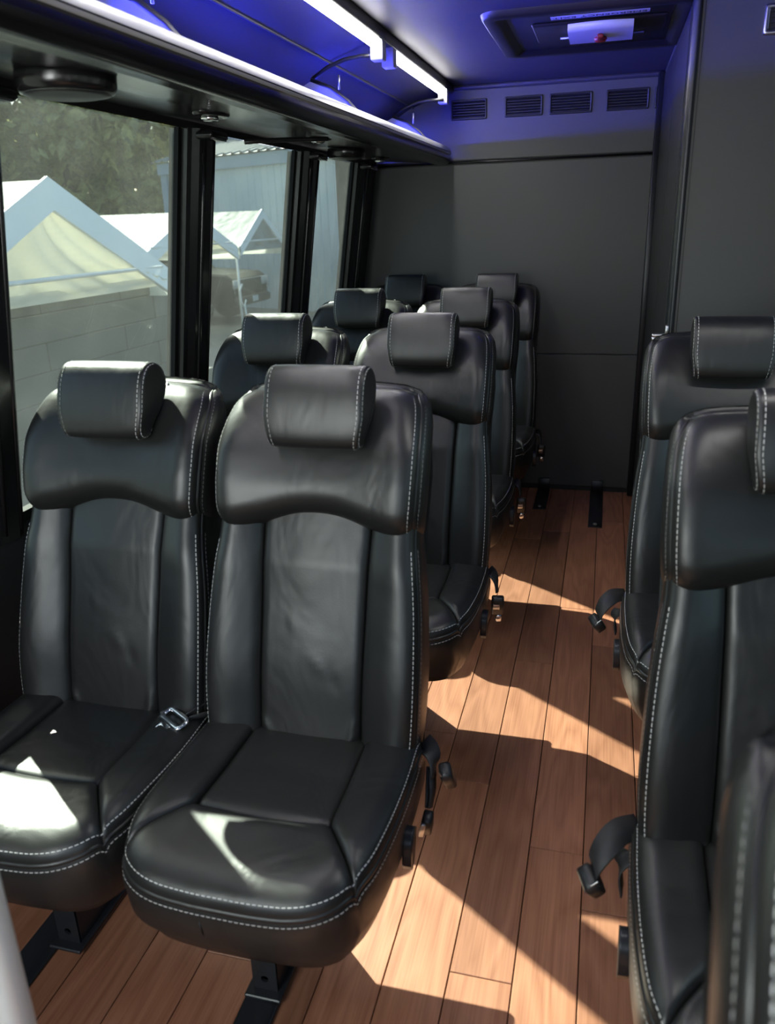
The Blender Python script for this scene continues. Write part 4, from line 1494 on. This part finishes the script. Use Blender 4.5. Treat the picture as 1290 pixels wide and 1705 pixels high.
t1 = tent('nearest white canopy tent with backlit cream gable, seen through the first window', -5.0, 6.84, 2.09, 1.91, 0.93, 6.0)
t2 = tent('middle white canopy tent, partly behind the first window pillar', -7.78, 14.88, 1.88, 1.74, 1.02, 6.0)
t3 = tent('farthest white canopy tent with open gable in front of blue building', -7.78, 18.28, 1.34, 1.78, 1.02, 6.0, gable=True, legs=(0, 1), gcol=GABLE_SHADE)
# small cross bars and brackets on the shared leg of the two far tents
for part, pts, rd_ in (('brace', [(0.05, 1.92, 0.95), (0.05, 1.74, 0.80)], 0.02), ('brace', [(0.05, 1.92, 0.45), (0.05, 1.79, 0.62)], 0.018), ('brace', [(0.05, 1.92, 0.45), (0.05, 2.06, 0.60)], 0.018), ('second_leg', [(0.06, 2.02, 0.0), (0.06, 1.95, 0.5)], 0.02)):
    mb = MB(); mb.tube(pts, rd_, 8); mb.build(part, POLE_M, t2)
# block wall under the nearest tent
blk_m = plain('grey_concrete_block', (0.105, 0.108, 0.102), 0.9, bump=(25, 0.4, 0.01))
bw = empty('block_wall', (-5.45, 6.9, GZ))
tag(bw, 'low grey concrete block wall below the nearest canopy tent', 'wall')
blk0 = None
for row in range(6):
    zz = row * 0.28
    off = 0.70 if row % 2 else 0.0
    for k in range(-3, 4):
        yy = k * 1.40 + off
        if abs(yy) > 3.2:
            continue
        if blk0 is None:
            blk0 = MB().box((-0.12, -0.697, 0), (0.12, 0.697, 0.276), 0.008).build('block', blk_m, bw, smooth=False)
            o = blk0
        else:
            o = blk0.copy()
            C.objects.link(o)
            o.parent = bw
        o.location = (random.uniform(-0.006, 0.006), yy, zz)

# blue metal building
SIDING = plain('blue_steel_siding', (0.36, 0.425, 0.465), 0.5)
SIDING_D = plain('blue_steel_trim', (0.20, 0.27, 0.34), 0.5)
ROOF_M = plain('pale_steel_roof', (0.14, 0.165, 0.165), 0.5)
A = Vector((-12.6, 22.7, 0))
Bd = Vector((4.74, -2.2, 0)).normalized()
perp = Vector((-Bd.y, Bd.x, 0))
if perp.y < 0:
    perp = -perp
LB, ZE = 14.0, 3.2 - GZ
bl = empty('metal_building', (A.x, A.y, GZ), math.atan2(Bd.y, Bd.x))
tag(bl, 'pale blue ribbed metal building behind the tents', 'building')
# local: x along wall, y into the building
mb = MB()
pts = []
x = 0.0
while x < LB:
    pts += [(x, 0.0), (x + 0.18, 0.0), (x + 0.20, -0.025), (x + 0.24, -0.025), (x + 0.26, 0.0)]
    x += 0.26
mb.loft([[(px, py, z) for px, py in pts] for z in (0, ZE)])
mb.build('wall_siding', SIDING, bl, smooth=False)
mb = MB()
mb.add([(0, 0, 0), (0, 14, 0), (0, 14, ZE), (0, 7, ZE + 2.0), (0, 0, ZE)], [(0, 1, 2, 3, 4)])
mb.add([(LB, 0, 0), (LB, 14, 0), (LB, 14, ZE), (LB, 7, ZE + 2.0), (LB, 0, ZE)], [(0, 1, 2, 3, 4)])
mb.add([(0, 14, 0), (LB, 14, 0), (LB, 14, ZE), (0, 14, ZE)], [(0, 1, 2, 3)])
mb.build('end_wall', SIDING, bl, smooth=False)
mb = MB()
pts = []
x = -0.3
while x < LB:
    pts += [(x, 0.0), (x + 0.22, 0.0), (x + 0.25, 0.05), (x + 0.31, 0.05), (x + 0.34, 0.0)]
    x += 0.34
mb.loft([[(px, -0.25, ZE + 0.02 + q) for px, q in pts], [(px, 7, ZE + 2.05 + q) for px, q in pts], [(px, 14.2, ZE + 0.02 + q) for px, q in pts]])
mb.build('roof', ROOF_M, bl, smooth=False)
MB().box((-0.1, -0.14, ZE - 0.30), (LB, -0.02, ZE + 0.0)).build('fascia', SIDING_D, bl, smooth=False)
MB().box((-0.06, -0.08, 0), (0.22, -0.02, ZE - 0.3)).build('corner_trim', SIDING_D, bl, smooth=False)

# two black pickup trucks parked under the far tents, facing the bus
TRUCK = plain('black_car_paint', (0.010, 0.011, 0.012), 0.45, spec=0.3)
TGLASS = plain('dark_car_glass', (0.02, 0.025, 0.03), 0.05)
TYRE = plain('tyre_rubber', (0.02, 0.02, 0.02), 0.8)
LAMP = plain('lamp_lens', (0.5, 0.52, 0.52), 0.15)


def truck(x, y, rz, label):
    r = empty('pickup_truck', (x, y, GZ), rz)
    tag(r, label, 'truck', 'black trucks under the tents')
    # local: front faces +x, width along y
    W2 = 0.98
    side = [(0.0, 0.42), (0.06, 0.62), (0.05, 1.02), (-0.10, 1.12), (-1.25, 1.20), (-1.85, 1.78), (-2.1, 1.86), (-3.5, 1.86), (-3.75, 1.25), (-5.5, 1.22), (-5.55, 0.55), (-5.3, 0.45)]
    mb = MB()
    rows = []
    for y_, k in ((-W2, 0.94), (-W2 * 0.93, 1.0), (0, 1.01), (W2 * 0.93, 1.0), (W2, 0.94)):
        rows.append([(px * 1.0, y_ * (0.86 if pz > 1.4 else 1.0), 0.42 + (pz - 0.42) * k) for px, pz in side])
    mb.loft(rows, True, True)
    mb.build('body', TRUCK, r, smooth=False)
    MB().add([(-1.29, -0.82, 1.25), (-1.29, 0.82, 1.25), (-1.84, 0.74, 1.79), (-1.84, -0.74, 1.79)], [(0, 1, 2, 3)]).build('windshield', TGLASS, r, smooth=False)
    MB().box((0.04, -0.62, 0.66), (0.085, 0.62, 1.00), 0.02).build('grille', BLACK_PLASTIC, r)
    MB().box((0.085, -0.60, 0.985), (0.10, 0.60, 1.01), 0.004).build('grille_bar', SATIN_STEEL, r)
    for s in (-1, 1):
        MB().box((0.0, s * 0.80 - 0.15, 0.80), (0.085, s * 0.80 + 0.15, 1.00), 0.02).build('headlight', LAMP if s < 0 else LAMP, r)
        MB().box((0.085, s * 0.955 - 0.015, 0.70), (0.10, s * 0.955 + 0.015, 1.0), 0.004).build('headlight_trim', SATIN_STEEL, r)
    MB().box((0.0, -0.96, 0.42), (0.16, 0.96, 0.62), 0.04).build('bumper', BLACK_PLASTIC, r)
    MB().box((0.165, -0.16, 0.47), (0.17, 0.16, 0.60)).build('plate', PRINT_WHITE, r, smooth=False)
    for s in (-1, 1):
        for xx in (-0.95, -4.4):
            MB().lathe([(0.001, -0.13), (0.36, -0.13), (0.40, -0.10), (0.40, 0.10), (0.36, 0.13), (0.001, 0.13)], (xx, s * 0.86, 0.40), (0, 1, 0), 20).build('wheel', TYRE, r)
    for s in (-1, 1):
        MB().box((-1.60, s * 1.02 - 0.10, 1.22), (-1.48, s * 1.02 + 0.10, 1.40), 0.03).build('mirror', TRUCK, r)
    return r


truck(-8.2, 15.0, 0.0, 'black pickup truck under the middle tent, half hidden by pillar')
truck(-8.2, 18.15, 0.0, 'black pickup truck parked under the farthest tent')

# trees behind the tents
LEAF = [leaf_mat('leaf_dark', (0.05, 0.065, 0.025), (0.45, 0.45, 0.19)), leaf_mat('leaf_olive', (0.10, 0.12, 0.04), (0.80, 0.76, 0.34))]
BARK = plain('bark', (0.06, 0.045, 0.035), 0.9, bump=(12, 0.5, 0.02))


def tree(x, y, h, rad, seed, lm, label):
    rr = np.random.RandomState(seed)
    r = empty('leafy_tree', (x, y, GZ))
    tag(r, label, 'tree', 'trees behind the tents')
    t = MB()
    t.tube([(0, 0, 0), (0.1, 0.05, h * 0.3), (0.0, 0.1, h * 0.6), (0.1, 0, h * 0.9)], [0.28, 0.22, 0.14, 0.04], 8)
    t.build('trunk', BARK, r)
    n = 5200
    # clumps through the crown
    nc = 85
    cc = rr.normal(size=(nc, 3))
    cc /= np.linalg.norm(cc, axis=1)[:, None]
    cc *= (rr.uniform(0.35, 1.0, nc) ** 0.5)[:, None]
    cc = cc * np.array([rad, rad, h * 0.46]) + np.array([0, 0, h * 0.54])
    ci = rr.randint(0, nc, n)
    p = cc[ci] + rr.normal(size=(n, 3)) * np.array([0.40, 0.40, 0.36])
    u = rr.normal(size=(n, 3)); u /= np.linalg.norm(u, axis=1)[:, None]
    w = rr.normal(size=(n, 3)); w -= u * (w * u).sum(1)[:, None]; w /= np.linalg.norm(w, axis=1)[:, None]
    sz = rr.uniform(0.10, 0.26, n)[:, None]
    V = np.stack([p - u * sz * 1.5, p + w * sz * 0.8, p + u * sz * 1.5, p - w * sz * 0.8], 1).reshape(-1, 3)
    F = np.arange(n * 4).reshape(-1, 4)
    o = obj('foliage', V, F, LEAF[lm], r, smooth=False)
    o['kind'] = 'stuff'
    return r


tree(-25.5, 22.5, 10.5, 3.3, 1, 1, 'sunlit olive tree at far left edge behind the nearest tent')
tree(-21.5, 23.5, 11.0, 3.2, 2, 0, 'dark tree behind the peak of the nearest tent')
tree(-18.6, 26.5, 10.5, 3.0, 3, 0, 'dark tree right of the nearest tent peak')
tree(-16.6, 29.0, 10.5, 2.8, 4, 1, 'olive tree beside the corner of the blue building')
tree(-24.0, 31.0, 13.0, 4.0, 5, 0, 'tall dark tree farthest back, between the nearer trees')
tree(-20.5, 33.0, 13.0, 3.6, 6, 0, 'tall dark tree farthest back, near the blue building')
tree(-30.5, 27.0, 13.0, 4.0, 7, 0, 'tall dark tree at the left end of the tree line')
